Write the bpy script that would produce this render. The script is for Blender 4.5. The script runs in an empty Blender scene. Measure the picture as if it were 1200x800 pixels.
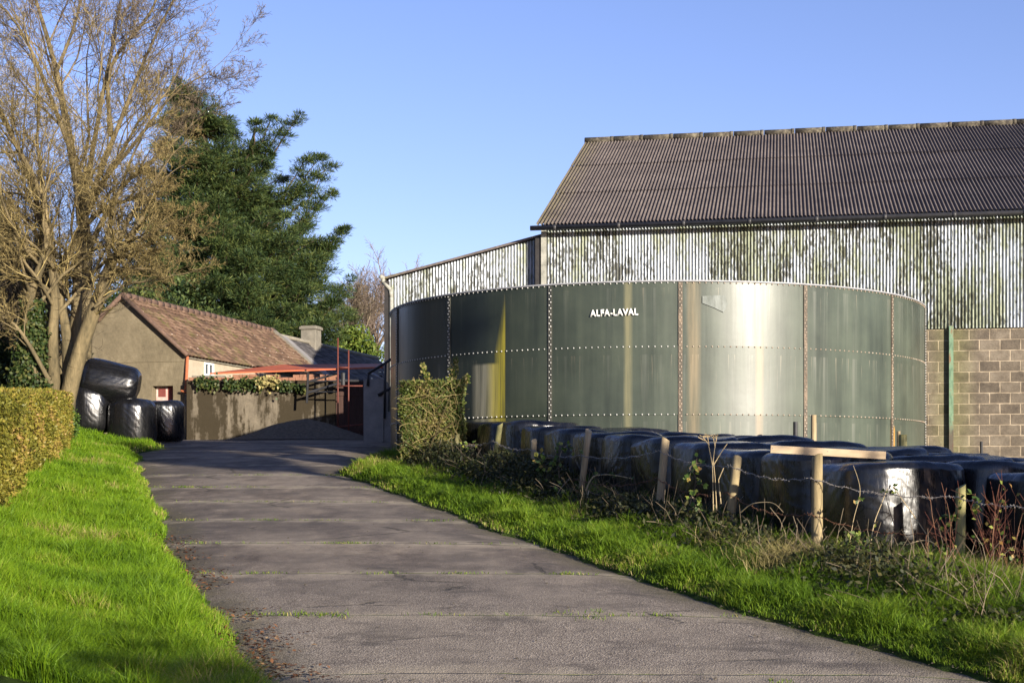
import bpy, bmesh, math, random
import numpy as np
from mathutils import Vector, Matrix, noise as mnoise

random.seed(7)
RNG = np.random.default_rng(11)
SC = bpy.context.scene
COL = SC.collection
F, HZ, EYE = 1700.0, 560.0, 1.6            # focal length in 1200-px pixels, horizon row, eye height


def P(px, py, Y):
    """the point of the place that stands at photo pixel px,py when it is Y metres ahead"""
    return Vector(((px - 600) / F * Y, Y, EYE + (HZ - py) / F * Y))


# ------------------------------------------------------------------ materials
class NT:
    def __init__(self, name):
        self.m = bpy.data.materials.new(name)
        self.m.use_nodes = True
        self.t = self.m.node_tree
        self.b = self.t.nodes['Principled BSDF']
        self.tc = self.t.nodes.new('ShaderNodeTexCoord')
        self.co = self.tc.outputs['Object']

    def n(self, typ, **kw):
        x = self.t.nodes.new(typ)
        for k, v in kw.items():
            setattr(x, k, v)
        return x

    def link(self, a, b):
        self.t.links.new(a, b)

    def setv(self, sock, v):
        if hasattr(v, 'is_output') or isinstance(v, bpy.types.NodeSocket):
            self.t.links.new(v, sock)
        else:
            sock.default_value = v

    def map(self, scale=(1, 1, 1), rot=(0, 0, 0), loc=(0, 0, 0), vec=None):
        x = self.n('ShaderNodeMapping')
        x.inputs['Scale'].default_value = scale
        x.inputs['Rotation'].default_value = rot
        x.inputs['Location'].default_value = loc
        self.link(vec or self.co, x.inputs['Vector'])
        return x.outputs['Vector']

    def noise(self, scale=5, detail=4, rough=0.55, vec=None, dist=0.0):
        x = self.n('ShaderNodeTexNoise')
        x.inputs['Scale'].default_value = scale
        x.inputs['Detail'].default_value = detail
        x.inputs['Roughness'].default_value = rough
        x.inputs['Distortion'].default_value = dist
        self.link(vec or self.co, x.inputs['Vector'])
        return x.outputs['Fac']

    def vor(self, scale=5, feature='F1', vec=None, out='Distance', rnd=1.0):
        x = self.n('ShaderNodeTexVoronoi', feature=feature)
        x.inputs['Scale'].default_value = scale
        x.inputs['Randomness'].default_value = rnd
        self.link(vec or self.co, x.inputs['Vector'])
        return x.outputs[out]

    def ramp(self, fac, stops, interp='LINEAR'):
        x = self.n('ShaderNodeValToRGB')
        x.color_ramp.interpolation = interp
        e = x.color_ramp.elements
        while len(e) < len(stops):
            e.new(0.5)
        for k, (p, c) in enumerate(stops):
            e[k].position = p
            e[k].color = (c, c, c, 1) if not hasattr(c, '__len__') else (*c, 1)
        self.setv(x.inputs['Fac'], fac)
        return x.outputs['Color']

    def mix(self, fac, a, b, blend='MIX'):
        x = self.n('ShaderNodeMix', data_type='RGBA', blend_type=blend)
        self.setv(x.inputs[0], fac)
        self.setv(x.inputs[6], (*a, 1) if isinstance(a, tuple) else a)
        self.setv(x.inputs[7], (*b, 1) if isinstance(b, tuple) else b)
        return x.outputs[2]

    def math(self, op, a, b=0.0, clamp=False):
        x = self.n('ShaderNodeMath', operation=op)
        x.use_clamp = clamp
        self.setv(x.inputs[0], a)
        self.setv(x.inputs[1], b)
        return x.outputs[0]

    def xyz(self, vec=None):
        x = self.n('ShaderNodeSeparateXYZ')
        self.link(vec or self.co, x.inputs[0])
        return x.outputs

    def attr(self, name):
        x = self.n('ShaderNodeAttribute', attribute_name=name)
        return x.outputs['Fac']

    def objrand(self):
        return self.n('ShaderNodeObjectInfo').outputs['Random']

    def bump(self, h, strength=0.5, dist=0.02, normal=None):
        x = self.n('ShaderNodeBump')
        x.inputs['Strength'].default_value = strength
        x.inputs['Distance'].default_value = dist
        self.link(h, x.inputs['Height'])
        if normal:
            self.link(normal, x.inputs['Normal'])
        self.link(x.outputs['Normal'], self.b.inputs['Normal'])
        return x.outputs['Normal']

    def out(self, color=None, rough=None, spec=None, metal=None, coat=None, coatr=None):
        b = self.b
        if color is not None:
            self.setv(b.inputs['Base Color'], (*color, 1) if isinstance(color, tuple) else color)
        if rough is not None:
            self.setv(b.inputs['Roughness'], rough)
        if spec is not None:
            self.setv(b.inputs['Specular IOR Level'], spec)
        if metal is not None:
            self.setv(b.inputs['Metallic'], metal)
        if coat is not None:
            self.setv(b.inputs['Coat Weight'], coat)
        if coatr is not None:
            self.setv(b.inputs['Coat Roughness'], coatr)
        return self.m


M = {}


def m_simple(name, c1, c2, scale=6, rough=0.7, bump=0.3, bd=0.01, spec=0.3, vecscale=(1, 1, 1)):
    t = NT(name)
    v = t.map(vecscale)
    n = t.noise(scale, 5, 0.6, v)
    n2 = t.noise(scale * 7, 3, 0.6, v)
    f = t.math('ADD', t.math('MULTIPLY', n, 0.7), t.math('MULTIPLY', n2, 0.3))
    c = t.ramp(f, [(0.32, c1), (0.68, c2)])
    t.bump(f, bump, bd)
    M[name] = t.out(c, rough, spec)
    return M[name]


def m_leaf(name, stops, rough=0.55, trans=0.25, spec=0.25):
    """foliage: colour differs from leaf to leaf; light also passes through the blade"""
    t = NT(name)
    c = t.ramp(t.attr('rnd'), stops)
    t.out(c, rough, spec)
    tr = t.n('ShaderNodeBsdfTranslucent')
    t.link(c, tr.inputs['Color'])
    ms = t.n('ShaderNodeMixShader')
    ms.inputs[0].default_value = trans
    t.link(t.b.outputs[0], ms.inputs[1])
    t.link(tr.outputs[0], ms.inputs[2])
    o = t.t.nodes['Material Output']
    t.link(ms.outputs[0], o.inputs['Surface'])
    M[name] = t.m
    return t.m


# plain ones
m_simple('bark_pale', (.040, .034, .018), (.215, .165, .085), 3.2, .9, 1.0, .05, vecscale=(1, 1, .25))
t = NT('twig_gold')
M['twig_gold'] = t.out(t.ramp(t.attr('rnd'), [(0, (.045, .034, .016)), (.45, (.13, .10, .042)), (.8, (.27, .205, .08)), (1, (.38, .30, .13))]), .8, .2)
t = NT('twig_brown')
M['twig_brown'] = t.out(t.ramp(t.attr('rnd'), [(0, (.04, .03, .022)), (.5, (.12, .092, .062)), (1, (.25, .20, .135))]), .8, .2)
m_simple('twig_grey', (.15, .11, .09), (.25, .19, .15), 2, .8, .1, .005)
t = NT('twig_red')
M['twig_red'] = t.out(t.ramp(t.attr('rnd'), [(0, (.045, .018, .014)), (.6, (.12, .042, .028)), (1, (.22, .12, .07))]), .8, .2)
m_simple('dry_stem', (.30, .22, .12), (.48, .38, .22), 4, .8, .1, .005)
m_simple('bark_dark', (.05, .035, .022), (.12, .085, .055), 5, .9, .5, .02, vecscale=(1, 1, .3))
m_simple('black_iron', (.012, .012, .014), (.03, .03, .032), 9, .5, .2, .003)
m_simple('grey_rail', (.20, .20, .21), (.34, .34, .35), 9, .5, .2, .003)
m_simple('red_iron', (.085, .024, .018), (.15, .042, .028), 7, .6, .2, .003)
m_simple('red_roof_sheet', (.33, .075, .03), (.47, .125, .05), 2.2, .6, .2, .004)
m_simple('pipe_orange', (.25, .075, .032), (.36, .115, .05), 7, .6, .2, .003)
m_simple('pipe_pale', (.16, .16, .13), (.40, .39, .33), 5, .55, .2, .003)
m_simple('gutter_dark', (.022, .022, .024), (.05, .048, .048), 4, .45, .2, .003)
m_simple('plastic_white', (.66, .66, .64), (.82, .82, .80), 4, .45, .05, .002)
m_simple('lettering_white', (.56, .55, .50), (.80, .79, .74), 5, .45, .05, .002)
m_simple('cap_white', (.22, .215, .20), (.56, .55, .51), 3, .5, .05, .002)
m_simple('cap_rust', (.14, .085, .05), (.45, .38, .30), 3, .6, .05, .002)
m_simple('wood_pale', (.20, .145, .075), (.40, .31, .18), 6, .75, .4, .006, vecscale=(1, 1, .12))
m_simple('wood_post', (.16, .12, .06), (.36, .285, .155), 9, .85, .6, .008, vecscale=(1, 1, .12))
m_simple('wood_post_green', (.15, .145, .045), (.34, .30, .14), 7, .85, .6, .008, vecscale=(1, 1, .15))
m_simple('wood_plank', (.34, .24, .14), (.54, .42, .28), 5, .75, .4, .006, vecscale=(.15, 1, 1))
m_simple('wood_dark', (.035, .02, .016), (.07, .035, .026), 6, .8, .4, .006, vecscale=(1, 1, .15))
m_simple('wire', (.10, .08, .07), (.30, .28, .26), 40, .4, .1, .002, .5)
m_simple('wire_rust', (.08, .035, .02), (.18, .09, .05), 40, .7, .1, .002)
m_simple('shutter_red', (.13, .035, .03), (.22, .06, .05), 6, .7, .3, .004)
m_simple('shutter_pink', (.42, .26, .22), (.62, .52, .46), 5, .7, .3, .004)
m_simple('cream_render', (.30, .25, .18), (.43, .37, .275), 3, .85, .3, .006)
m_simple('gravel', (.055, .045, .032), (.15, .125, .09), 12, .95, 1.0, .04)
m_simple('brick_red', (.17, .075, .045), (.29, .15, .09), 9, .85, .5, .01)
m_simple('lead_cement', (.12, .108, .085), (.235, .21, .165), 4, .8, .4, .01)
m_simple('verge_tile', (.065, .042, .032), (.15, .092, .064), 5, .8, .3, .006)
m_simple('timber_black', (.02, .018, .018), (.04, .036, .034), 5, .7, .3, .004)
m_simple('soil_core', (.018, .015, .008), (.05, .042, .02), 9, .95, .8, .03)
m_simple('hedge_core', (.030, .026, .010), (.075, .06, .022), 14, .95, 1.0, .04)

m_leaf('grass_left', [(0, (.048, .105, .006)), (.35, (.108, .205, .008)), (.75, (.185, .290, .013)), (.91, (.29, .285, .06)), (1, (.39, .31, .13))], .55, .30)
m_leaf('grass_right', [(0, (.045, .095, .006)), (.45, (.105, .185, .010)), (.8, (.18, .255, .020)), (.92, (.29, .26, .07)), (1, (.36, .29, .12))], .55, .30)
m_leaf('grass_dry', [(0, (.16, .14, .05)), (.5, (.30, .25, .09)), (1, (.42, .35, .16))], .7, .2)
m_leaf('leaf_hedge', [(0, (.07, .075, .012)), (.4, (.165, .155, .022)), (.68, (.26, .21, .035)), (.86, (.32, .20, .07)), (1, (.17, .08, .035))], .5, .2)
m_leaf('leaf_ivyhedge', [(0, (.035, .055, .012)), (.45, (.085, .105, .022)), (.75, (.16, .15, .04)), (1, (.27, .20, .08))], .5, .15)
m_leaf('leaf_ivy', [(0, (.014, .026, .007)), (.6, (.036, .058, .014)), (1, (.095, .095, .028))], .5, .12, .2)
m_leaf('leaf_bramble', [(0, (.03, .06, .012)), (.6, (.08, .13, .022)), (.9, (.24, .24, .05)), (1, (.30, .16, .05))], .45, .2)
m_leaf('leaf_undergrowth', [(0, (.014, .018, .006)), (.5, (.034, .040, .012)), (.85, (.085, .075, .026)), (1, (.14, .09, .042))], .6, .15)
m_leaf('leaf_conifer', [(0, (.010, .023, .011)), (.45, (.034, .060, .018)), (.8, (.092, .118, .028)), (1, (.15, .155, .04))], .6, .1)
m_leaf('leaf_yew', [(0, (.010, .018, .006)), (.7, (.026, .042, .011)), (1, (.06, .07, .02))], .6, .1)
m_leaf('leaf_bush', [(0, (.04, .075, .012)), (.6, (.095, .14, .02)), (1, (.17, .19, .03))], .55, .15)
m_leaf('leaf_litter', [(0, (.045, .022, .012)), (.4, (.11, .050, .024)), (.8, (.22, .095, .038)), (1, (.30, .20, .10))], .8, .1)

# ground under the grass
t = NT('ground_soil')
n = t.noise(1.1, 6, .65)
c = t.ramp(n, [(.3, (.030, .052, .010)), (.55, (.055, .085, .014)), (.75, (.085, .075, .03))])
t.bump(t.noise(14, 5, .7), 1.0, .05)
M['ground_soil'] = t.out(c, .95, .1)

# concrete lane: slabs about 2.45 m long, joints across the lane
t = NT('lane_concrete')
s = t.xyz()
wob = t.math('MULTIPLY', t.math('SUBTRACT', t.noise(1.3, 3, .6), .5), .16)
yy = t.math('ADD', t.math('ADD', s[1], t.math('MULTIPLY', s[0], .02)), wob)
fl = t.math('DIVIDE', t.math('SUBTRACT', yy, 13.02), 2.45)
fr = t.math('FRACT', fl)
edge = t.math('MINIMUM', fr, t.math('SUBTRACT', 1.0, fr))          # 0 on a joint
edge = t.math('MULTIPLY', edge, 2.45)
joint = t.math('MULTIPLY', t.ramp(edge, [(0.0, 1.0), (.006, 1.0), (.022, 0.0)]), t.ramp(t.noise(2.2, 4, .6, t.map(loc=(1, 6, 0))), [(.38, .25), (.55, 1.0)]))
lip = t.ramp(edge, [(0.01, 0.0), (.04, 1.0), (.12, .7), (.34, 0.0)])
wn = t.n('ShaderNodeTexWhiteNoise', noise_dimensions='1D')
t.link(t.math('FLOOR', fl), wn.inputs['W'])
big = t.noise(.55, 5, .6)
mid = t.noise(3.2, 6, .65, t.map((1, .55, 1)))
fine = t.noise(55, 3, .7)
agg = t.vor(75, 'F1')
base = t.ramp(t.math('ADD', t.math('MULTIPLY', big, .6), t.math('MULTIPLY', mid, .4)),
              [(.40, (.070, .054, .042)), (.50, (.138, .109, .084)), (.60, (.240, .192, .140))])
base = t.mix(t.math('MULTIPLY', wn.outputs['Value'], .35), base, (.095, .083, .074), 'MIX')
# worn nearest slabs show their dark stones
worn = t.ramp(s[1], [(0.0, 1.0), (1.0, 1.0)])
near = t.n('ShaderNodeMapRange')
t.link(s[1], near.inputs['Value'])
near.inputs['From Min'].default_value = 17.0
near.inputs['From Max'].default_value = 12.5
stone = t.ramp(t.math('ADD', agg, t.math('MULTIPLY', fine, .35)), [(.33, (.034, .027, .024)), (.55, (.112, .090, .074)), (.80, (.35, .295, .23))])
base = t.mix(t.math('MULTIPLY', near.outputs[0], t.ramp(mid, [(.3, .5), (.6, .95)])), base, stone)
spk = t.ramp(fine, [(.30, .45), (.5, 1.0), (.70, 1.55)])
base = t.mix(.75, base, spk, 'MULTIPLY')
stain = t.ramp(t.noise(1.7, 6, .7, t.map((.7, 1, 1), loc=(3, 1, 0))), [(.50, 0.0), (.64, .75)])
base = t.mix(stain, base, (.072, .060, .050))
lat = t.math('ADD', t.attr('rnd'), t.math('MULTIPLY', t.math('SUBTRACT', t.noise(.8, 4, .6), .5), .10))
tr1 = t.ramp(lat, [(.20, 0.0), (.30, 1.0), (.38, 1.0), (.47, 0.0)])
tr2 = t.ramp(lat, [(.58, 0.0), (.66, 1.0), (.74, 1.0), (.84, 0.0)])
track = t.math('MULTIPLY', t.math('ADD', tr1, tr2), t.ramp(big, [(.35, .25), (.6, .75)]))
base = t.mix(t.math('MULTIPLY', track, .45), base, (.235, .195, .150))
edg = t.ramp(lat, [(.0, 1.0), (.045, .9), (.13, 0.0), (.88, 0.0), (.955, .9), (1.0, 1.0)])
edg = t.math('MULTIPLY', edg, t.ramp(mid, [(.35, .35), (.55, 1.0)]))
base = t.mix(t.math('MULTIPLY', edg, .85), base, t.mix(t.ramp(fine, [(.4, 0.0), (.6, 1.0)]), (.060, .050, .030), (.105, .090, .045)))
base = t.mix(t.math('MULTIPLY', lip, t.ramp(mid, [(.38, .1), (.6, .8)])), base, (.34, .285, .205))
mossn = t.ramp(t.noise(2.6, 5, .65, t.map((1, 1, 1), loc=(8, 2, 0))), [(.42, 0.0), (.54, 1.0)])
jc = t.mix(mossn, (.075, .066, .055), (.10, .125, .022))
base = t.mix(joint, base, jc)
crk = t.vor(.55, 'DISTANCE_TO_EDGE', t.map((1, 1.4, 1), loc=(.4, .35, 0), vec=None))
crd = t.math('ADD', crk, t.math('MULTIPLY', t.math('SUBTRACT', t.noise(3.5, 6, .75), .5), .16))
crack = t.ramp(t.math('ABSOLUTE', crd), [(0.0, 1.0), (.007, .8), (.016, 0.0)])
crack = t.math('MULTIPLY', crack, t.ramp(t.noise(.6, 2, .5, t.map(loc=(5, 5, 0))), [(.53, 0.0), (.60, .8)]))
base = t.mix(crack, base, (.040, .036, .030))
h = t.math('ADD', t.math('MULTIPLY', fine, .35), t.math('MULTIPLY', mid, .5))
h = t.math('SUBTRACT', h, t.math('MULTIPLY', t.math('ADD', joint, crack), 1.2))
wv = t.n('ShaderNodeTexWave', wave_type='BANDS', bands_direction='X')
wv.inputs['Scale'].default_value = 9
wv.inputs['Distortion'].default_value = 1.5
t.link(t.co, wv.inputs['Vector'])
h = t.math('ADD', h, t.math('MULTIPLY', agg, t.math('MULTIPLY', near.outputs[0], .6)))
t.bump(h, .7, .018)
M['lane_concrete'] = t.out(base, .88, .25)

# enamelled tank panels
t = NT('tank_enamel')
tcv = t.tc.outputs['Object']
s = t.xyz(tcv)
at = t.math('ARCTAN2', s[0], t.math('MULTIPLY', s[1], -1.0))       # angle round the tank
comb = t.n('ShaderNodeCombineXYZ')
t.link(t.math('MULTIPLY', at, 6.42), comb.inputs[0])
t.link(s[2], comb.inputs[1])
cv = comb.outputs[0]
wn = t.n('ShaderNodeTexWhiteNoise', noise_dimensions='1D')
t.link(t.objrand(), wn.inputs['W'])
st1 = t.noise(2.2, 5, .62, t.map((1, .045, 1), vec=cv))
st2 = t.noise(9, 4, .6, t.map((1, .05, 1), loc=(3, 0, 0), vec=cv))
blot = t.noise(.8, 4, .6, cv)
base = t.ramp(t.math('ADD', t.math('MULTIPLY', st1, .5), t.math('MULTIPLY', blot, .5)),
              [(.36, (.009, .013, .012)), (.52, (.017, .023, .018)), (.66, (.032, .038, .026))])
base = t.mix(t.math('MULTIPLY', wn.outputs['Value'], .35), base, (.026, .031, .025))
sunside_map = t.n('ShaderNodeMapRange')                                     # paler on the sunlit side: light painted in, streaked as chalked paint
t.link(at, sunside_map.inputs['Value'])
sunside_map.inputs['From Min'].default_value = -.75
sunside_map.inputs['From Max'].default_value = .10
sunside_tone = t.math('MULTIPLY', sunside_map.outputs[0], t.ramp(t.math('ADD', t.math('MULTIPLY', st1, .6), t.math('MULTIPLY', blot, .4)), [(.35, .35), (.62, 1.0)]))
base = t.mix(t.math('MULTIPLY', sunside_tone, .8), base, (.092, .108, .080))
# runs of pale lime and rust below the seams
zin = t.math('FRACT', t.math('DIVIDE', t.math('SUBTRACT', s[2], .142), 1.349))
runs = t.ramp(t.noise(5.5, 4, .65, t.map((1, .03, 1), loc=(7.3, 0, 0), vec=cv)), [(.56, 0.0), (.70, .75)])
runs = t.math('MULTIPLY', runs, t.ramp(zin, [(.25, .25), (1.0, 1.0)]))
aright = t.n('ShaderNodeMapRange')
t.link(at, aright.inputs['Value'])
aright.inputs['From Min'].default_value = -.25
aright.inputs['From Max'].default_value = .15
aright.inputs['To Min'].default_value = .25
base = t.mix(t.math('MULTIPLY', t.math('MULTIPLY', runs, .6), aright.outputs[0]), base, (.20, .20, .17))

drp = t.ramp(t.noise(22, 3, .6, t.map((1, .025, 1), loc=(2.7, 0, 0), vec=cv)), [(.61, 0.0), (.67, .45)])
drp = t.math('MULTIPLY', drp, t.ramp(zin, [(.35, 0.0), (.8, .5), (1.0, 1.0)]))
base = t.mix(t.math('MULTIPLY', drp, aright.outputs[0]), base, t.mix(blot, (.30, .20, .10), (.34, .34, .30)))


def band(center, half, soft):
    d = t.math('ABSOLUTE', t.math('SUBTRACT', at, center))
    x = t.n('ShaderNodeMapRange')
    t.link(d, x.inputs['Value'])
    x.inputs['From Min'].default_value = half + soft
    x.inputs['From Max'].default_value = half
    return x.outputs[0]


wig = t.ramp(st2, [(.35, .35), (.6, 1.0)])
low = t.n('ShaderNodeMapRange')                                     # below the middle seam
t.link(s[2], low.inputs['Value'])
low.inputs['From Min'].default_value = 3.25
low.inputs['From Max'].default_value = 2.62
zz_ = t.n('ShaderNodeMapRange')
t.link(s[2], zz_.inputs['Value'])
zz_.inputs['From Min'].default_value = 2.99
zz_.inputs['From Max'].default_value = 4.25
zz_.inputs['To Min'].default_value = -.642
zz_.inputs['To Max'].default_value = -.597
le = t.math('MULTIPLY', t.math('SUBTRACT', at, zz_.outputs[0]), 45.0, True)
re_ = t.math('MULTIPLY', t.math('SUBTRACT', -.5955, at), 400.0, True)
st3 = t.noise(26, 3, .6, t.map((1, .03, 1), loc=(1, 0, 0), vec=cv))
yl = t.math('MULTIPLY', t.math('MULTIPLY', le, re_), t.ramp(st3, [(.32, .30), (.60, .95)]))
base = t.mix(yl, base, (.25, .215, .028))
low2 = t.n('ShaderNodeMapRange')
t.link(s[2], low2.inputs['Value'])
low2.inputs['From Min'].default_value = 2.78
low2.inputs['From Max'].default_value = 2.72
base = t.mix(t.math('MULTIPLY', t.math('MULTIPLY', band(-.648, .012, .02), low2.outputs[0]), wig), base, (.34, .29, .07))
base = t.mix(t.math('MULTIPLY', t.math('MULTIPLY', band(-.69, .02, .03), low2.outputs[0]), wig), base, (.19, .18, .13))
base = t.mix(t.math('MULTIPLY', band(.244, .003, .014), t.math('MULTIPLY', wig, .6)), base, (.30, .20, .10))
base = t.mix(t.math('MULTIPLY', t.math('MULTIPLY', band(-.176, .006, .010), wig), .5), base, (.26, .23, .12))
base = t.mix(t.math('MULTIPLY', t.math('MULTIPLY', band(.03, .010, .016), wig), .45), base, (.30, .22, .12))
low3 = t.n('ShaderNodeMapRange')
t.link(s[2], low3.inputs['Value'])
low3.inputs['From Min'].default_value = 1.50
low3.inputs['From Max'].default_value = 1.40
base = t.mix(t.math('MULTIPLY', band(.835, .012, .006), low3.outputs[0]), base, (.36, .20, .05))
rgh = t.ramp(t.math('ADD', t.math('MULTIPLY', st1, .6), t.math('MULTIPLY', st2, .4)), [(.3, .24), (.7, .44)])
t.bump(t.math('ADD', t.math('MULTIPLY', st1, .6), t.math('MULTIPLY', blot, 1.0)), .18, .012)
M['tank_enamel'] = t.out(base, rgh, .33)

# black stretch film
t = NT('bale_film')
w1 = t.noise(3.0, 4, .6, t.map((1, 1, .35)))
w2 = t.noise(14, 4, .65, t.map((1, 1, .18)))
w3 = t.n('ShaderNodeTexWave', wave_type='BANDS', bands_direction='DIAGONAL')
w3.inputs['Scale'].default_value = 3.2
w3.inputs['Distortion'].default_value = 7
w3.inputs['Detail'].default_value = 3
t.link(t.co, w3.inputs['Vector'])
dust = t.ramp(t.noise(6, 6, .7, t.map((1, 1, .15), loc=(2, 1, 0))), [(.50, 0.0), (.75, .5)])
c = t.mix(dust, (.005, .005, .0058), (.026, .025, .024))
spots = t.ramp(t.vor(22, 'F1'), [(.03, 1.0), (.075, 0.0)])
c = t.mix(t.math('MULTIPLY', spots, .25), c, (.25, .24, .22))
r = t.ramp(w2, [(.3, .20), (.7, .37)])
h = t.math('ADD', t.math('ADD', t.math('MULTIPLY', w1, .8), t.math('MULTIPLY', w2, .45)), t.math('MULTIPLY', w3.outputs['Fac'], .22))
t.bump(h, .32, .03)
M['bale_film'] = t.out(c, r, .62)

# galvanised cladding with algae
t = NT('clad_galvanised')
s = t.xyz()
rib = t.math('FLOOR', t.math('ADD', t.math('DIVIDE', s[0], .094), .5))
wr = t.n('ShaderNodeTexWhiteNoise', noise_dimensions='1D')
t.link(rib, wr.inputs['W'])
cb = t.n('ShaderNodeCombineXYZ')
t.link(s[0], cb.inputs[0])
t.link(s[1], cb.inputs[1])
t.link(t.math('ADD', s[2], t.math('MULTIPLY', wr.outputs['Value'], .9)), cb.inputs[2])
rv = cb.outputs[0]
n1 = t.noise(.55, 6, .66, t.map((1, 1, .40), vec=rv))
n2 = t.noise(2.6, 6, .7, t.map((1, 1, .45), loc=(4, 0, 2), vec=rv))
n3 = t.noise(16, 4, .6, t.map((1, 1, .35)))
n4 = t.noise(30, 2, .5, t.map((1, 1, .05)))
base = t.ramp(n4, [(.3, (.30, .33, .37)), (.7, (.49, .52, .56))])
f = t.math('ADD', t.math('ADD', t.math('MULTIPLY', n1, .50), t.math('MULTIPLY', n2, .33)), t.math('MULTIPLY', n3, .22))
gm = t.ramp(f, [(.485, 0.0), (.555, 1.0)])
algae = t.ramp(n2, [(.35, (.070, .075, .032)), (.5, (.14, .155, .065)), (.65, (.27, .29, .17))])
base = t.mix(t.math('MULTIPLY', gm, .8), base, algae)
f2 = t.math('ADD', t.math('MULTIPLY', t.noise(1.1, 6, .75, t.map((1, 1, .5), loc=(9, 3, 5), vec=rv)), .6), t.math('MULTIPLY', n3, .45))
dk = t.ramp(f2, [(.562, 0.0), (.585, 1.0)])
base = t.mix(t.math('MULTIPLY', dk, .85), base, (.045, .042, .026))
valley_dark = t.attr('rnd')                                               # dirt in the valleys, deepened by shade painted into the colour
base = t.mix(t.math('MULTIPLY', valley_dark, t.ramp(n2, [(.3, .75), (.6, 1.0)])), base, (.060, .062, .040))
M['clad_galvanised'] = t.out(base, t.ramp(f, [(.42, .42), (.56, .8)]), .4, t.math('MULTIPLY', t.math('SUBTRACT', 1.0, gm), .35))

# fibre cement roof, weathered
t = NT('roof_fibre_cement')
n1 = t.noise(.6, 6, .65)
n2 = t.noise(7, 5, .65)
f = t.math('ADD', t.math('MULTIPLY', n1, .5), t.math('MULTIPLY', n2, .5))
c = t.ramp(f, [(.34, (.068, .057, .053)), (.52, (.128, .107, .096)), (.68, (.205, .172, .150))])
dark = t.ramp(t.noise(20, 4, .6), [(.58, 0.0), (.66, .8)])
c = t.mix(dark, c, (.05, .040, .034))
valley_dark = t.attr('rnd')
c = t.mix(t.math('MULTIPLY', valley_dark, .8), c, (.050, .036, .032))
xm = t.n('ShaderNodeMapRange')
t.link(t.xyz()[0], xm.inputs['Value'])
xm.inputs['From Min'].default_value = .7
xm.inputs['From Max'].default_value = -.2
mossm = t.math('MULTIPLY', xm.outputs[0], t.ramp(n2, [(.42, 0.0), (.58, .6)]))
c = t.mix(mossm, c, (.15, .13, .035))
t.bump(n2, .4, .01)
M['roof_fibre_cement'] = t.out(c, .9, .2)

# concrete block wall (local x along the wall, z up)
t = NT('block_wall')
sw = t.n('ShaderNodeCombineXYZ')
s = t.xyz()
wv = t.math('MULTIPLY', t.math('SUBTRACT', t.noise(5, 3, .6), .5), .025)
t.link(t.math('ADD', s[0], wv), sw.inputs[0])
t.link(t.math('ADD', s[2], wv), sw.inputs[1])
br = t.n('ShaderNodeTexBrick')
br.offset = .5
br.inputs['Scale'].default_value = 1.0
br.inputs['Brick Width'].default_value = .56
br.inputs['Row Height'].default_value = .302
br.inputs['Mortar Size'].default_value = .020
br.inputs['Mortar Smooth'].default_value = .35
br.inputs['Bias'].default_value = 0.0
br.inputs['Color1'].default_value = (0, 0, 0, 1)
br.inputs['Color2'].default_value = (1, 1, 1, 1)
br.inputs['Mortar'].default_value = (.5, .5, .5, 1)
t.link(sw.outputs[0], br.inputs['Vector'])
n1 = t.noise(2.5, 6, .7)
n2 = t.noise(26, 5, .7)
f = t.math('ADD', t.math('MULTIPLY', n1, .5), t.math('ADD', t.math('MULTIPLY', n2, .35), t.math('MULTIPLY', br.outputs['Color'], .15)))
c = t.ramp(f, [(.33, (.055, .045, .036)), (.50, (.120, .098, .074)), (.70, (.22, .185, .14))])
mort = t.mix(t.ramp(n1, [(.35, 0.0), (.6, 1.0)]), (.17, .135, .095), (.37, .30, .215))
c = t.mix(br.outputs['Fac'], c, mort)
gr = t.math('MULTIPLY', t.ramp(t.math('ABSOLUTE', t.math('SUBTRACT', s[0], 11.82)), [(.1, .6), (.75, 0.0)]), n1)
c = t.mix(gr, c, (.18, .19, .05))
h = t.math('SUBTRACT', t.math('MULTIPLY', n2, .5), t.math('MULTIPLY', br.outputs['Fac'], .7))
t.bump(h, 1.0, .02)
M['block_wall'] = t.out(c, .92, .15)

t = NT('post_green')
n = t.noise(9, 5, .65, t.map((1, 1, .35)))
c = t.ramp(n, [(.36, (.085, .145, .085)), (.52, (.15, .235, .145)), (.66, (.18, .085, .04))])
zr = t.n('ShaderNodeMapRange')
t.link(t.math('ADD', t.xyz()[2], n), zr.inputs['Value'])
zr.inputs['From Min'].default_value = 2.75
zr.inputs['From Max'].default_value = 2.35
c = t.mix(t.math('MULTIPLY', zr.outputs[0], .85), c, (.075, .045, .035))
M['post_green'] = t.out(c, .6, .3)

# rendered walls of the outbuilding and the yard wall
t = NT('render_brown')
n1 = t.noise(.9, 6, .65)
n2 = t.noise(7, 6, .7)
f = t.math('ADD', t.math('MULTIPLY', n1, .6), t.math('MULTIPLY', n2, .4))
c = t.ramp(f, [(.34, (.105, .086, .056)), (.52, (.165, .136, .088)), (.68, (.235, .195, .130))])
t.bump(n2, .8, .02)
M['render_brown'] = t.out(c, .92, .15)
t = NT('render_stained')
v = t.map((1, 1, .22))
n1 = t.noise(1.5, 6, .66, v)
n2 = t.noise(6, 6, .7)
n3 = t.noise(1.0, 5, .6, t.map(loc=(4, 0, 1)))
c = t.ramp(t.math('ADD', t.math('MULTIPLY', n3, .5), t.math('MULTIPLY', n2, .5)), [(.35, (.075, .062, .046)), (.62, (.185, .155, .112))])
stn = t.ramp(t.math('ADD', t.math('MULTIPLY', n1, .8), t.math('MULTIPLY', n2, .22)), [(.455, 0.0), (.52, .95)])
c = t.mix(stn, c, (.030, .023, .013))
t.bump(n2, .8, .02)
M['render_stained'] = t.out(c, .92, .15)
m_simple('concrete_grey', (.16, .15, .145), (.27, .255, .24), 3, .9, .5, .012)

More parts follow.
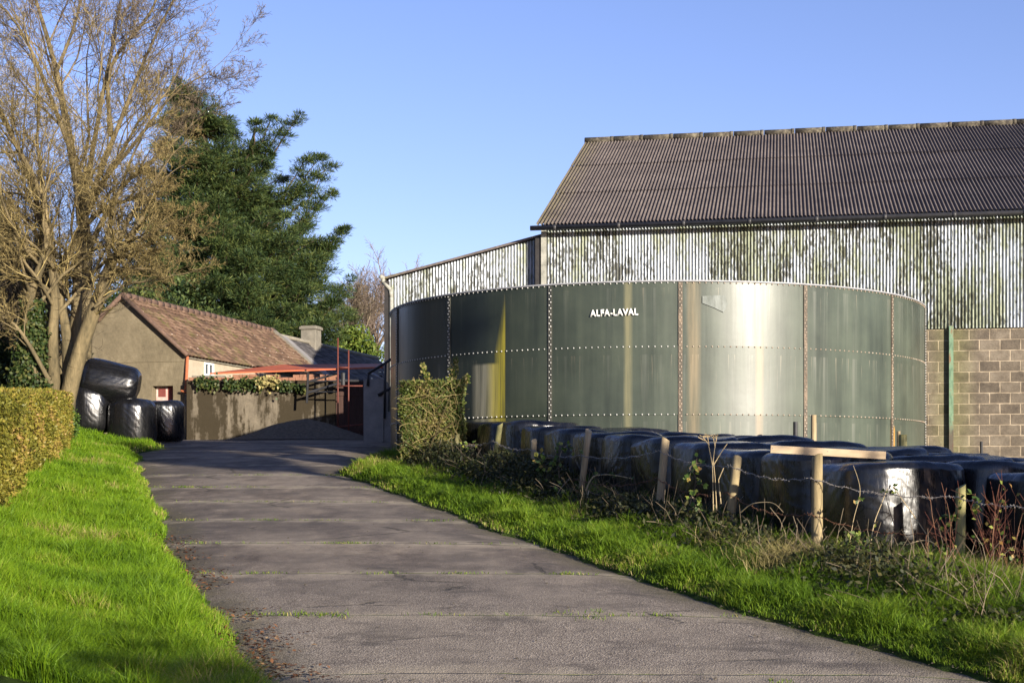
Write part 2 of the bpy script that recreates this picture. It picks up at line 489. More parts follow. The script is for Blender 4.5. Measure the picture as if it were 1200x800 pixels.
t = NT('roof_tile')
n1 = t.noise(.8, 6, .65)
n2 = t.noise(8, 5, .65)
f = t.math('ADD', t.math('MULTIPLY', n1, .35), t.math('ADD', t.math('MULTIPLY', n2, .35), t.math('MULTIPLY', t.attr('rnd'), .30)))
c = t.ramp(f, [(.30, (.058, .038, .028)), (.50, (.120, .074, .050)), (.70, (.20, .132, .090))])
moss = t.ramp(t.noise(1.7, 6, .7, t.map(loc=(3, 7, 2))), [(.52, 0.0), (.66, .75)])
c = t.mix(moss, c, (.095, .090, .030))
lich = t.ramp(t.vor(3.1, 'F1'), [(.06, 1.0), (.11, 0.0)])
c = t.mix(t.math('MULTIPLY', lich, .8), c, (.50, .42, .34))
t.bump(n2, .6, .015)
M['roof_tile'] = t.out(c, .9, .15)
t = NT('roof_slate')
n1 = t.noise(1.2, 6, .65)
f = t.math('ADD', t.math('MULTIPLY', n1, .5), t.math('MULTIPLY', t.attr('rnd'), .5))
c = t.ramp(f, [(.25, (.045, .042, .043)), (.75, (.115, .105, .103))])
M['roof_slate'] = t.out(c, .8, .2)
t = NT('window_glass')
M['window_glass'] = t.out((.02, .025, .03), .08, .6)

# ------------------------------------------------------------------ mesh helpers


def np_mesh(name, verts, faces, mat, parent=None, rnd=None, smooth=False, loc=None):
    """faces: (N,k) int array or a list of such arrays"""
    fl = faces if isinstance(faces, list) else [faces]
    fl = [np.asarray(f, dtype=np.int32) for f in fl if len(f)]
    verts = np.asarray(verts, dtype=np.float32)
    me = bpy.data.meshes.new(name)
    me.vertices.add(len(verts))
    me.vertices.foreach_set('co', verts.ravel())
    nl = sum(f.size for f in fl)
    nf = sum(len(f) for f in fl)
    me.loops.add(nl)
    me.polygons.add(nf)
    me.loops.foreach_set('vertex_index', np.concatenate([f.ravel() for f in fl]))
    tot = np.concatenate([np.full(len(f), f.shape[1], dtype=np.int32) for f in fl])
    st = np.concatenate([[0], np.cumsum(tot)[:-1]]).astype(np.int32)
    me.polygons.foreach_set('loop_start', st)
    if smooth:
        me.polygons.foreach_set('use_smooth', np.ones(nf, dtype=bool))
    if rnd is not None:
        a = me.attributes.new('rnd', 'FLOAT', 'POINT')
        a.data.foreach_set('value', np.asarray(rnd, dtype=np.float32))
    me.update(calc_edges=True)
    if mat:
        me.materials.append(mat)
    o = bpy.data.objects.new(name, me)
    COL.objects.link(o)
    if parent:
        o.parent = parent
    if loc is not None:
        o.location = loc
    return o


class MB:
    """collects boxes, bars, tubes and plates into one mesh"""

    def __init__(self):
        self.bm = bmesh.new()

    def box(self, c, size, rot=None):
        m = Matrix.Translation(Vector(c)) @ (rot.to_4x4() if rot else Matrix.Identity(4)) @ Matrix.Diagonal((*size, 1))
        bmesh.ops.create_cube(self.bm, size=1.0, matrix=m)
        return self

    def box2(self, a, b):
        c = [(x + y) / 2 for x, y in zip(a, b)]
        s = [abs(y - x) for x, y in zip(a, b)]
        return self.box(c, s)

    def bar(self, p, q, r, n=8, r2=None, caps=True):
        p, q = Vector(p), Vector(q)
        d = q - p
        m = Matrix.Translation((p + q) / 2) @ d.to_track_quat('Z', 'Y').to_matrix().to_4x4()
        bmesh.ops.create_cone(self.bm, cap_ends=caps, segments=n, radius1=r, radius2=r if r2 is None else r2, depth=d.length, matrix=m)
        return self

    def path(self, pts, r, n=6):
        for a, b in zip(pts[:-1], pts[1:]):
            self.bar(a, b, r, n)
        return self

    def poly(self, pts):
        self.bm.faces.new([self.bm.verts.new(p) for p in pts])
        return self

    def prism(self, pts, ext):
        """a flat outline pushed along ext"""
        e = Vector(ext)
        a = [self.bm.verts.new(p) for p in pts]
        b = [self.bm.verts.new(Vector(p) + e) for p in pts]
        self.bm.faces.new(a)
        self.bm.faces.new(b[::-1])
        n = len(pts)
        for i in range(n):
            self.bm.faces.new((a[i], a[(i + 1) % n], b[(i + 1) % n], b[i]))
        return self

    def build(self, name, mat, parent=None, smooth=False, bevel=0.0, loc=None):
        bmesh.ops.recalc_face_normals(self.bm, faces=self.bm.faces)
        if bevel:
            bmesh.ops.bevel(self.bm, geom=list(self.bm.edges), offset=bevel, segments=2, affect='EDGES', profile=.6, clamp_overlap=True)
        me = bpy.data.meshes.new(name)
        self.bm.to_mesh(me)
        self.bm.free()
        if smooth:
            me.polygons.foreach_set('use_smooth', np.ones(len(me.polygons), dtype=bool))
        me.materials.append(mat)
        o = bpy.data.objects.new(name, me)
        COL.objects.link(o)
        if parent:
            o.parent = parent
        if loc is not None:
            o.location = loc
        return o


def tag(o, label=None, cat=None, group=None, kind=None):
    if label:
        o['label'] = label
    if cat:
        o['category'] = cat
    if group:
        o['group'] = group
    if kind:
        o['kind'] = kind
    return o


def thing(name, label, cat, loc=(0, 0, 0), rz=0.0, group=None):
    o = bpy.data.objects.new(name, None)
    o.empty_display_size = .3
    COL.objects.link(o)
    o.location = loc
    o.rotation_euler = (0, 0, rz)
    return tag(o, label, cat, group)


def tubes(segs, sides):
    """segs: (N,8) p0 p1 r0 r1 -> verts, quads"""
    s = np.asarray(segs, dtype=np.float64)
    p0, p1, r0, r1 = s[:, 0:3], s[:, 3:6], s[:, 6], s[:, 7]
    d = p1 - p0
    d /= np.maximum(np.linalg.norm(d, axis=1, keepdims=True), 1e-9)
    ref = np.where(np.abs(d[:, 2:3]) > .9, np.array([[1., 0, 0]]), np.array([[0, 0, 1.]]))
    u = np.cross(d, ref)
    u /= np.linalg.norm(u, axis=1, keepdims=True)
    w = np.cross(d, u)
    N = len(s)
    v = np.zeros((N, 2, sides, 3))
    for k in range(sides):
        a = 2 * math.pi * k / sides
        off = u * math.cos(a) + w * math.sin(a)
        v[:, 0, k] = p0 + off * r0[:, None]
        v[:, 1, k] = p1 + off * r1[:, None]
    base = (np.arange(N) * 2 * sides)[:, None]
    q = []
    for k in range(sides):
        k2 = (k + 1) % sides
        q.append(np.concatenate([base + k, base + k2, base + sides + k2, base + sides + k], axis=1))
    return v.reshape(-1, 3), np.concatenate(q)


def tube_obj(name, segs, sides, mat, parent=None, loc=None):
    v, f = tubes(segs, sides)
    if loc is not None:
        v = v - np.array(loc)[None]
    n = len(segs)
    r = np.repeat(RNG.random(n // 6 + 1), 6)[:n]
    return np_mesh(name, v, f, mat, parent, rnd=np.repeat(r, 2 * sides), smooth=True)


def leaves(name, pos, dirs, nrm, ln, wd, mat, parent=None, rnd=None, origin=None, fold=0.0):
    """one small pointed face per leaf"""
    pos = np.asarray(pos, float)
    N = len(pos)
    d = dirs / np.maximum(np.linalg.norm(dirs, axis=1, keepdims=True), 1e-9)
    s = np.cross(d, nrm)
    s /= np.maximum(np.linalg.norm(s, axis=1, keepdims=True), 1e-9)
    ln = np.broadcast_to(ln, (N,))[:, None]
    wd = np.broadcast_to(wd, (N,))[:, None]
    up = np.cross(s, d)
    v = np.zeros((N, 4, 3))
    v[:, 0] = pos
    v[:, 1] = pos + d * ln * .5 + s * wd * .5 + up * wd * fold
    v[:, 2] = pos + d * ln
    v[:, 3] = pos + d * ln * .5 - s * wd * .5 + up * wd * fold
    f = np.arange(N * 4).reshape(N, 4)
    if rnd is None:
        rnd = RNG.random(N)
    v = v.reshape(-1, 3)
    if origin is not None:
        v = v - np.array(origin)[None]
    return np_mesh(name, v, f, mat, parent, rnd=np.repeat(rnd, 4))


def unit(n):
    v = RNG.normal(size=(n, 3))
    return v / np.linalg.norm(v, axis=1, keepdims=True)


def blades(name, root, h, w, mat, parent=None, lean=.45, rnd=None, kind=None, dirbias=None):
    """grass blades: two joints and a tip each"""
    N = len(root)
    az = RNG.random(N) * 2 * math.pi
    hd = np.stack([np.cos(az), np.sin(az), np.zeros(N)], 1)
    if dirbias is not None:
        hd = hd + np.array(dirbias)[None]
        hd /= np.linalg.norm(hd, axis=1, keepdims=True)
    sd = np.stack([-hd[:, 1], hd[:, 0], np.zeros(N)], 1)
    tw = RNG.normal(size=N) * .8
    sd = sd * np.cos(tw)[:, None] + hd * np.sin(tw)[:, None]
    L = (np.abs(RNG.normal(size=N)) * .6 + .25) * lean
    z = np.array([[0, 0, 1.]])
    h = h[:, None]
    w = np.broadcast_to(w, (N,))[:, None]
    L = L[:, None]
    v = np.zeros((N, 5, 3))
    mid = root + z * h * .55 + hd * h * L * .35
    tip = root + z * h * (1 - .35 * L) + hd * h * L * 1.1
    v[:, 0] = root - sd * w * .5
    v[:, 1] = root + sd * w * .5
    v[:, 2] = mid + sd * w * .42
    v[:, 3] = mid - sd * w * .42
    v[:, 4] = tip
    b = (np.arange(N) * 5)[:, None]
    q = np.concatenate([b, b + 1, b + 2, b + 3], 1)
    tr = np.concatenate([b + 3, b + 2, b + 4], 1)
    if rnd is None:
        rnd = RNG.random(N)
    o = np_mesh(name, v.reshape(-1, 3), [q, tr], mat, parent, rnd=np.repeat(rnd, 5))
    if kind:
        o['kind'] = kind
    return o


def vnoise(x, y, sc, seed=0):
    """cheap smooth value noise on arrays"""
    x = np.asarray(x) * sc + seed * 17.3
    y = np.asarray(y) * sc + seed * 9.1
    xi, yi = np.floor(x), np.floor(y)
    xf, yf = x - xi, y - yi

    def hsh(a, b):
        q = np.sin(a * 127.1 + b * 311.7 + seed * 74.7) * 43758.5453
        return q - np.floor(q)
    u = xf * xf * (3 - 2 * xf)
    w = yf * yf * (3 - 2 * yf)
    return ((hsh(xi, yi) * (1 - u) + hsh(xi + 1, yi) * u) * (1 - w) + (hsh(xi, yi + 1) * (1 - u) + hsh(xi + 1, yi + 1) * u) * w)


def sstep(a, b, x):
    t_ = np.clip((np.asarray(x, float) - a) / (b - a), 0, 1)
    return t_ * t_ * (3 - 2 * t_)


# ------------------------------------------------------------------ the lie of the land
GY = np.array([-80, -10, 0, 5, 8, 10.5, 13, 16.2, 21.5, 30, 38, 42, 47, 60, 120, 300, 1200], float)
GZ = np.array([-1.6, -.5, -.16, -.06, .03, .16, .37, .64, 1.10, 1.85, 2.48, 2.70, 2.84, 3.0, 3.5, 4.0, 5.0], float)


def g0(Y):
    """height of the lane, rising away from the camera"""
    Y = np.asarray(Y, float)
    a = 0
    for o in (-1.2, -.6, 0, .6, 1.2):
        a = a + np.interp(Y + o, GY, GZ)
    return a / 5


LY = np.array([-60, 0, 10.5, 14.2, 17.5, 21.5, 26, 30.5, 34.5, 37.0, 38.3, 39.5, 42, 47, 49], float)
LX = np.array([20, 1.7, -1.85, -3.1, -4.1, -5.2, -6.6, -7.9, -8.9, -8.95, -9.4, -12.5, -17, -17, -17], float)
RY = np.array([-60, 3, 10.6, 13, 16.2, 21.5, 25, 28.5, 30, 34, 37, 41, 47, 49], float)
RX = np.array([32, 7.0, 3.43, 2.3, .95, -.885, -2.15, -3.35, -3.2, -3.3, -3.0, -1.2, -1.0, -1.0], float)


def XL(Y):
    Y = np.asarray(Y, float)
    return np.interp(Y, LY, LX) + (vnoise(Y, Y * 0, .9, 3) - .5) * .22 + (vnoise(Y, Y * 0, 3.1, 4) - .5) * .12


def XR(Y):
    Y = np.asarray(Y, float)
    return np.interp(Y, RY, RX) + (vnoise(Y, Y * 0, .9, 5) - .5) * .22 + (vnoise(Y, Y * 0, 3.1, 6) - .5) * .12


FD = Vector((-.32, .947, 0)).normalized()          # along the fence, away from the camera
FV = Vector((FD.y, -FD.x, 0))                      # from the fence towards the bales
F0 = Vector((3.26, 15.5, 0))


def wfence(X, Y):
    return (np.asarray(X) - F0.x) * FV.x + (np.asarray(Y) - F0.y) * FV.y


def ground(X, Y):
    X = np.asarray(X, float)
    Y = np.asarray(Y, float)
    z = g0(Y)
    dl = XL(Y) - X
    bank = sstep(0, .35, dl) * .09 + .56 * sstep(.5, 3.3, dl)
    fade = 1 - sstep(38.4, 41, Y)
    mound = .10 * (vnoise(X, Y, .55, 7) - .4) + .05 * (vnoise(X, Y, 1.7, 8) - .5)
    z = z + (bank + mound * sstep(.1, 1.2, dl)) * fade
    dr = X - XR(Y)
    w = wfence(X, Y)
    near = 1 - sstep(29, 33, Y) * (1 - sstep(-4, 0, w))
    z = z + sstep(0, .35, dr) * .08 * near + sstep(.3, 1.6, dr) * .10 * (vnoise(X, Y, .8, 9) - .3) * near
    wc = np.clip(w, 0, 14)
    z = z - (.28 * sstep(19, 28.5, Y) * sstep(0, 1.5, wc) + .04 * wc + .06 * np.clip(wc - 2, 0, None)) * sstep(-1, 2, w + .5 * 0) * (dr > 0)
    inroad = (dl < -.02) & (dr < -.02) & (Y < 47.5)
    z = np.where(inroad, z - .10, z)
    return z


def gz(x, y):
    return float(ground(np.array([x]), np.array([y]))[0])


xs = np.unique(np.concatenate([np.linspace(-900, -60, 12), np.linspace(-60, -18, 20), np.arange(-18, 16, .16), np.linspace(16, 60, 30), np.linspace(60, 900, 12)]))
ys = np.unique(np.concatenate([np.linspace(-80, 4, 16), np.arange(4, 50, .16), np.linspace(50, 120, 20), np.linspace(120, 1200, 12)]))
gx, gy = np.meshgrid(xs, ys)
gzv = ground(gx, gy)
nx, ny = len(xs), len(ys)
idx = np.arange(nx * ny).reshape(ny, nx)
gf = np.stack([idx[:-1, :-1], idx[:-1, 1:], idx[1:, 1:], idx[1:, :-1]], -1).reshape(-1, 4)
o = np_mesh('ground', np.stack([gx, gy, gzv], -1).reshape(-1, 3), gf, M['ground_soil'], smooth=True)
o['kind'] = 'structure'

ry = np.unique(np.concatenate([np.linspace(-60, 4, 24), np.arange(4, 47.6, .10)]))
tt = np.linspace(0, 1, 41)
rxl, rxr = XL(ry) - .05, XR(ry) + .05
rx = rxl[:, None] * (1 - tt[None]) + rxr[:, None] * tt[None]
ryy = np.repeat(ry[:, None], 41, 1)
rz = g0(ryy) + .012 * (vnoise(rx, ryy, .9, 12) - .5) - .05 * (np.abs(tt[None] - .5) * 2) ** 6
ridx = np.arange(rx.size).reshape(rx.shape)
rf = np.stack([ridx[:-1, :-1], ridx[:-1, 1:], ridx[1:, 1:], ridx[1:, :-1]], -1).reshape(-1, 4)
o = np_mesh('road', np.stack([rx, ryy, rz], -1).reshape(-1, 3), rf, M['lane_concrete'], rnd=np.broadcast_to(tt[None], rx.shape).ravel(), smooth=True)
o['kind'] = 'structure'

# ------------------------------------------------------------------ slurry tank
TC, TR = (3.468, 35.641), 6.42
TB = 1.25
ZR = [TB, 2.872, 4.239, 5.569]
A0, DA = -.8497, 2 * math.pi / 15
tank = thing('slurry_tank', 'large round dark green bolted steel slurry tank with white lettering in front of the barn', 'tank', (TC[0], TC[1], TB))


def cyl(a, r, z):
    return (r * math.sin(a), -r * math.cos(a), z - TB)


for k in range(3):
    for i in range(15):
        a0 = A0 + DA * i
        n = 14
        jit = random.uniform(-.004, .004)
        bow = random.uniform(-.012, .012)
        vs, fs = [], []
        zz = np.linspace(ZR[k], ZR[k + 1] + (.03 if k < 2 else 0), 5)
        for q in zz:
            tz = (q - zz[0]) / (zz[-1] - zz[0])
            for j in range(n + 1):
                tx = j / n
                r = TR + jit + bow * math.sin(math.pi * tz) * math.sin(math.pi * tx) + (.010 * (k % 2))
                vs.append(cyl(a0 + DA * tx, r, q))
        for y in range(4):
            for j in range(n):
                b = y * (n + 1) + j
                fs.append((b, b + 1, b + n + 2, b + n + 1))
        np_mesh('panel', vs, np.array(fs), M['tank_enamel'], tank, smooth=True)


def cap(bm, pos, out, r):
    """a low domed bolt cap"""
    out = Vector(out)
    u = out.cross(Vector((0, 0, 1))).normalized()
    w = u.cross(out)
    ring = [bm.verts.new(Vector(pos) + (u * math.cos(a) + w * math.sin(a)) * r) for a in [i * math.pi / 3 for i in range(6)]]
    ring2 = [bm.verts.new(Vector(pos) + out * r * .8 + (u * math.cos(a) + w * math.sin(a)) * r * .6) for a in [i * math.pi / 3 for i in range(6)]]
    for i in range(6):
        j = (i + 1) % 6
        bm.faces.new((ring[i], ring[j], ring2[j], ring2[i]))
    bm.faces.new(ring2)


t = NT('seam_strip')
n = t.noise(12, 5, .7, t.map((1, 1, .3)))
M['seam_dark'] = t.out(t.ramp(n, [(.35, (.030, .032, .028)), (.65, (.075, .07, .055))]), .55, .4)
t = NT('seam_strip_rust')
n = t.noise(9, 5, .7, t.map((1, 1, .3)))
M['seam_rust'] = t.out(t.ramp(n, [(.34, (.042, .040, .032)), (.5, (.095, .074, .053)), (.66, (.19, .14, .095))]), .65, .3)
BOLTS = []
for i in range(15):
    a0 = A0 + DA * i
    rusty = i in (2, 3, 4)
    b = MB()
    hw = .042
    zs = [ZR[0] + .02, ZR[3] - .02]
    pts = [cyl(a0 + s_ / TR, TR + r_, z_) for z_ in zs for (s_, r_) in ((-hw, .004), (-hw, .024), (hw, .024), (hw, .004))]
    vv = [b.bm.verts.new(p) for p in pts]
    for j in range(3):
        b.bm.faces.new((vv[j], vv[j + 1], vv[4 + j + 1], vv[4 + j]))
    b.bm.faces.new(vv[0:4])
    b.bm.faces.new(vv[4:8])
    st = b.build('seam', M['seam_rust'] if rusty else M['seam_dark'], tank)
    z_ = ZR[0] + .05
    q = 0
    while z_ < ZR[3] - .04:
        a = a0 + (.017 if q % 2 else -.017) / TR
        BOLTS.append((a, TR + .024, z_, rusty))
        z_ += .062 if (i <= 5 or i == 14) else .3
        q += 1
for k in (1, 2, 3):
    for i in range(15):
        for j in range(1, 21):
            BOLTS.append((A0 + DA * (i + j / 21), TR + .014, ZR[k] - (.035 if k == 3 else -.012), i in (2, 3, 4)))
BOLTS.sort(key=lambda q: abs(q[0] + .05) if q[2] > 2.6 else 9)
for rusty in (False, True):
    b = MB()
    cap(b.bm, (0, 0, 0), (0, -1, 0), .017)
    first = b.build('bolt', M['cap_rust'] if rusty else M['cap_white'], tank, smooth=True)
    used = False
    for (a, r, z_, rr) in BOLTS[:100]:
        if rr == rusty:
            o = first if not used else first.copy()
            if used:
                COL.objects.link(o)
            used = True
            o.location = cyl(a, r, z_)
            o.rotation_euler = (0, 0, a)
b = MB()
bm2 = MB()
for (a, r, z_, rr) in BOLTS[100:]:
    cap((bm2 if rr else b).bm, cyl(a, r, z_), (math.sin(a), -math.cos(a), 0), .017)
n_white = len(b.bm.faces)
tmp = bpy.data.meshes.new('tmp')
bm2.bm.to_mesh(tmp)
b.bm.from_mesh(tmp)
bm2.bm.free()
bo = b.build('bolts', M['cap_white'], tank, smooth=True)
bo.data.materials.append(M['cap_rust'])
mi = np.zeros(len(bo.data.polygons), dtype=np.int32)
mi[n_white:] = 1
bo.data.polygons.foreach_set('material_index', mi)
bo['kind'] = 'stuff'
b = MB()
N = 180
for j in range(N):
    a, a2 = 2 * math.pi * j / N, 2 * math.pi * (j + 1) / N
    z_ = ZR[3]
    prof = [(TR - .06, z_ + .015), (TR + .03, z_ + .015), (TR + .03, z_ - .012), (TR - .06, z_ - .012)]
    A = [cyl(a, r_, q) for r_, q in prof]
    B = [cyl(a2, r_, q) for r_, q in prof]
    for m_ in range(4):
        m2 = (m_ + 1) % 4
        b.poly([A[m_], B[m_], B[m2], A[m2]])
bmesh.ops.remove_doubles(b.bm, verts=b.bm.verts, dist=1e-4)
b.build('top_rim', M['grey_rail'], tank)
b = MB()
ring = [cyl(2 * math.pi * j / 60, TR - .05, 4.9) for j in range(60)]
b.poly(ring)
t = NT('slurry')
M['slurry'] = t.out((.035, .028, .016), .4, .4)
b.build('slurry_surface', M['slurry'], tank)

b = MB()  # flat pale patch laid on the tank wall
pv = []
for px, py in ((823, 347), (838, 346), (850, 346), (853, 357), (848, 366), (838, 361), (823, 355)):
    # where that spot of the photograph meets the tank wall
    u_ = (px - 600) / F
    A_, B_, C_ = u_ * u_ + 1, -2 * (u_ * TC[0] + TC[1]), TC[0] ** 2 + TC[1] ** 2 - (TR + .016) ** 2
    Yh = (-B_ - math.sqrt(B_ * B_ - 4 * A_ * C_)) / (2 * A_)
    p = P(px, py, Yh)
    pv.append((p.x - TC[0], p.y - TC[1], p.z - TB))
b.prism(pv, Vector((.18, -.98, 0)) * .004)
t = NT('pale_patch')
n = t.noise(9, 5, .7, t.map((1, 1, .3)))
M['pale_patch'] = t.out(t.ramp(n, [(.38, (.060, .072, .058)), (.62, (.135, .15, .135))]), .45, .35)
b.build('pale_patch', M['pale_patch'], tank)['label'] = 'pale patch on the upper panel'

# lettering, bent round the tank wall
cu = bpy.data.curves.new('lettering', 'FONT')
cu.body = 'ALFA-LAVAL'
cu.size = .20
cu.offset = .0075
cu.space_character = 1.06
cu.align_x = 'CENTER'
cu.resolution_u = 3
tob = bpy.data.objects.new('lettering_tmp', cu)
COL.objects.link(tob)
bpy.context.view_layer.update()
me = bpy.data.meshes.new_from_object(tob.evaluated_get(bpy.context.evaluated_depsgraph_get()))
bpy.data.objects.remove(tob)
bmx = bmesh.new()
bmx.from_mesh(me)
xsv = [v.co.x for v in bmx.verts]
ysv = [v.co.y for v in bmx.verts]
wx, hy = max(xsv) - min(xsv), max(ysv)
tgt_w, tgt_h = .985, .135
bmesh.ops.triangulate(bmx, faces=bmx.faces)
acen = -.22
for v in bmx.verts:
    u = v.co.x / wx * tgt_w
    z_ = 4.885 + v.co.y / hy * tgt_h + u * .012
    v.co = Vector(cyl(acen + u / TR, TR + .026, z_))
ex = bmesh.ops.extrude_face_region(bmx, geom=list(bmx.faces))
for v in [e for e in ex['geom'] if isinstance(e, bmesh.types.BMVert)]:
    v.co = v.co * 1.0 + Vector((v.co.x, v.co.y, 0)).normalized() * .005
me2 = bpy.data.meshes.new('lettering')
bmx.to_mesh(me2)
bmx.free()
me2.materials.append(M['lettering_white'])
lo = bpy.data.objects.new('lettering', me2)
COL.objects.link(lo)
lo.parent = tank

# ------------------------------------------------------------------ the barn
BZ = 1.0
BRZ = -math.asin(.182)
barn = thing('barn', 'tall barn with grey corrugated roof, algae stained cladding and block base behind the tank', 'barn', (.9, 43.5, BZ), BRZ)
BL, BD = 34.0, 21.6
ZB, ZE, ZRG = 5.98 - BZ, 9.22 - BZ, 14.07 - BZ


def corr_sheet(name, width, z0, z1, pitch, amp, mat, parent, ztop=None, rows=2, y=0.0, x0=0.0, thick=.0):
    """an upright corrugated sheet along local x, facing -y; ztop(x) may give a sloping top"""
    n = int(width / pitch * 8)
    x = np.linspace(0, width, n + 1)
    ph = x / pitch * 2 * math.pi
    yy_ = -np.cos(ph) * amp
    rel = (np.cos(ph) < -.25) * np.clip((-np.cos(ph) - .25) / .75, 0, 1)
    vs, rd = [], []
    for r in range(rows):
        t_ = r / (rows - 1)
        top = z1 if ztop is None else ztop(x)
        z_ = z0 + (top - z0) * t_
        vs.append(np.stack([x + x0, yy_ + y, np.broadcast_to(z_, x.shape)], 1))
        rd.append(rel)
    m = n + 1
    id_ = np.arange(rows * m).reshape(rows, m)
    f = np.stack([id_[:-1, :-1], id_[:-1, 1:], id_[1:, 1:], id_[1:, :-1]], -1).reshape(-1, 4)
    return np_mesh(name, np.concatenate(vs), f, mat, parent, rnd=np.concatenate(rd), smooth=True)


def roof_sheet(name, x0, x1, ya, za, yb, zb, pitch, amp, mat, parent, laps=3):
    """corrugated roof slope from eave (ya,za) to ridge (yb,zb), in courses that overlap"""
    n = int((x1 - x0) / pitch * 8)
    x = np.linspace(x0, x1, n + 1)
    ph = x / pitch * 2 * math.pi
    L = math.hypot(yb - ya, zb - za)
    d = np.array([(yb - ya) / L, (zb - za) / L])
    nn = np.array([-d[1], d[0]]) if d[0] > 0 else np.array([d[1], -d[0]])
    rel = np.clip((-np.cos(ph) - .1) / .9, 0, 1)
    vs, fs, rd = [], [], []
    m = n + 1
    b0 = 0
    for k in range(laps):
        s0, s1 = L * k / laps - (.12 if k else 0), L * (k + 1) / laps
        for (s_, lift) in ((s0, .022), (s1, .0)):
            h = np.cos(ph) * amp + lift
            vs.append(np.stack([x, ya + d[0] * s_ + nn[0] * h, za + d[1] * s_ + nn[1] * h], 1))
            rd.append(rel)
        a = np.arange(m) + b0
        c = a + m
        fs.append(np.stack([a[:-1], a[1:], c[1:], c[:-1]], 1))
        b0 += 2 * m
    return np_mesh(name, np.concatenate(vs), fs, mat, parent, rnd=np.concatenate(rd), smooth=True)


MB().box2((0.02, .06, -1.2), (BL, .30, ZB)).build('block_wall', M['block_wall'], barn)
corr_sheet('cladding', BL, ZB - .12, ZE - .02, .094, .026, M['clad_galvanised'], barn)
ov = .38
sl = (ZRG - ZE) / BD * 2
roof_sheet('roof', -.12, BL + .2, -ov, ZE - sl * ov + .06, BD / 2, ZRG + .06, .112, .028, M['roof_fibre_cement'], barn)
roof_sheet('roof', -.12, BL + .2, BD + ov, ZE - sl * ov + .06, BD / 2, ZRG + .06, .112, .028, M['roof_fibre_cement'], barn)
b = MB()
k = 0
x = -.15
while x < BL:
    L = 1.1
    jz = random.uniform(-.012, .012)
    b.bar((x, BD / 2, ZRG + .10 + jz), (x + L - .03, BD / 2, ZRG + .10 + jz), .125, 10)
    b.bar((x + L - .14, BD / 2, ZRG + .10 + jz), (x + L - .02, BD / 2, ZRG + .10 + jz), .138, 10)
    x += L
t = NT('ridge_cap')
n = t.noise(7, 6, .7)
M['ridge_cap'] = t.out(t.ramp(n, [(.36, (.035, .030, .026)), (.5, (.080, .070, .052)), (.66, (.165, .145, .105))]), .9, .15)
b.build('ridge_cap', M['ridge_cap'], barn, smooth=True)
b = MB()
gzz = ZE - sl * ov - .03
b.bar((-.28, -ov - .06, gzz), (BL, -ov - .06, gzz), .075, 10)
for i in range(0, 18):
    b.bar((.4 + i * 1.9, -ov - .06, gzz), (.5 + i * 1.9, -ov - .06, gzz), .088, 10)
b.build('gutter', M['gutter_dark'], barn, smooth=True)
b = MB()
b.box2((-.1, -ov, ZE - sl * ov - .06), (BL, -ov + .04, ZE - sl * ov + .02))
b.build('eaves_board', M['timber_black'], barn)
# gable ends, rear wall, stanchions
for gxx, nm in ((0.0, 'gable_wall'), (BL, 'gable_wall')):
    b = MB()
    b.prism([(gxx, .32, -1.2), (gxx, BD, -1.2), (gxx, BD, ZE), (gxx, BD / 2, ZRG), (gxx, .32, ZE + .12)], (.12 if gxx == 0 else -.12, 0, 0))
    b.build(nm, M['clad_galvanised'], barn)
MB().box2((.15, BD - .2, -1.2), (BL - .15, BD, ZE)).build('rear_wall', M['block_wall'], barn)
MB().box2((-.02, -.06, -1.2), (.14, .0, ZE - .2)).build('corner_flashing', M['pipe_pale'], barn)
for xx in (4.6, 11.81, 19.0, 26.2):
    b = MB()
    b.box2((xx - .06, -.075, -1.2), (xx + .06, -.060, ZE - .3 if xx > 99 else ZB - .05))
    b.box2((xx - .012, -.060, -1.2), (xx + .012, .055, ZB - .05))
    b.build('stanchion', M['post_green'], barn)

# lean-to at the left end of the barn
lean = thing('lean_to_shed', 'corrugated lean-to with sloping roof and pale downpipe at the left end of the barn', 'shed', (-3.84, 44.4, BZ), BRZ)
LW = 4.82
lz0, lz1 = 7.74 - BZ, 8.90 - BZ


def ltop(x_):
    return lz0 + (lz1 - lz0) * x_ / LW


corr_sheet('cladding', LW - .10, -1.2, 0, .094, .026, M['clad_galvanised'], lean, ztop=lambda q: ltop(q) - .03, y=.30)
b = MB()
b.prism([(-.12, .20, lz0 - .02), (LW - .06, .20, ltop(LW - .06)), (LW - .06, .20, ltop(LW - .06) + .07), (-.12, .20, lz0 + .05)], (0, 13, 0))
b.build('roof', M['roof_fibre_cement'], lean)
MB().box2((0, .36, -1.2), (.1, 13, lz0 - .06)).build('side_wall', M['clad_galvanised'], lean)
MB().box2((LW - .20, -.02, -1.2), (LW - .04, .26, lz1 - .08)).build('corner_post', M['timber_black'], lean)
b = MB()
b.path([(-.16, .16, lz0 - .02), (-.14, .14, lz0 - .14), (.10, .10, lz0 - .36), (.13, .10, lz0 - .6), (.13, .10, 2.15), (.22, .08, 1.98), (.34, .06, 1.92)], .062, 10)
b.build('downpipe', M['pipe_pale'], lean, smooth=True)
MB().box2((-.10, .10, -1.2), (.03, .24, lz0 - .10)).build('corner_post', M['timber_black'], lean)
MB().bar((-.18, .0, lz0 + .02), (-.18, 13, lz0 + .02), .07, 8).build('gutter', M['pipe_pale'], lean, smooth=True)

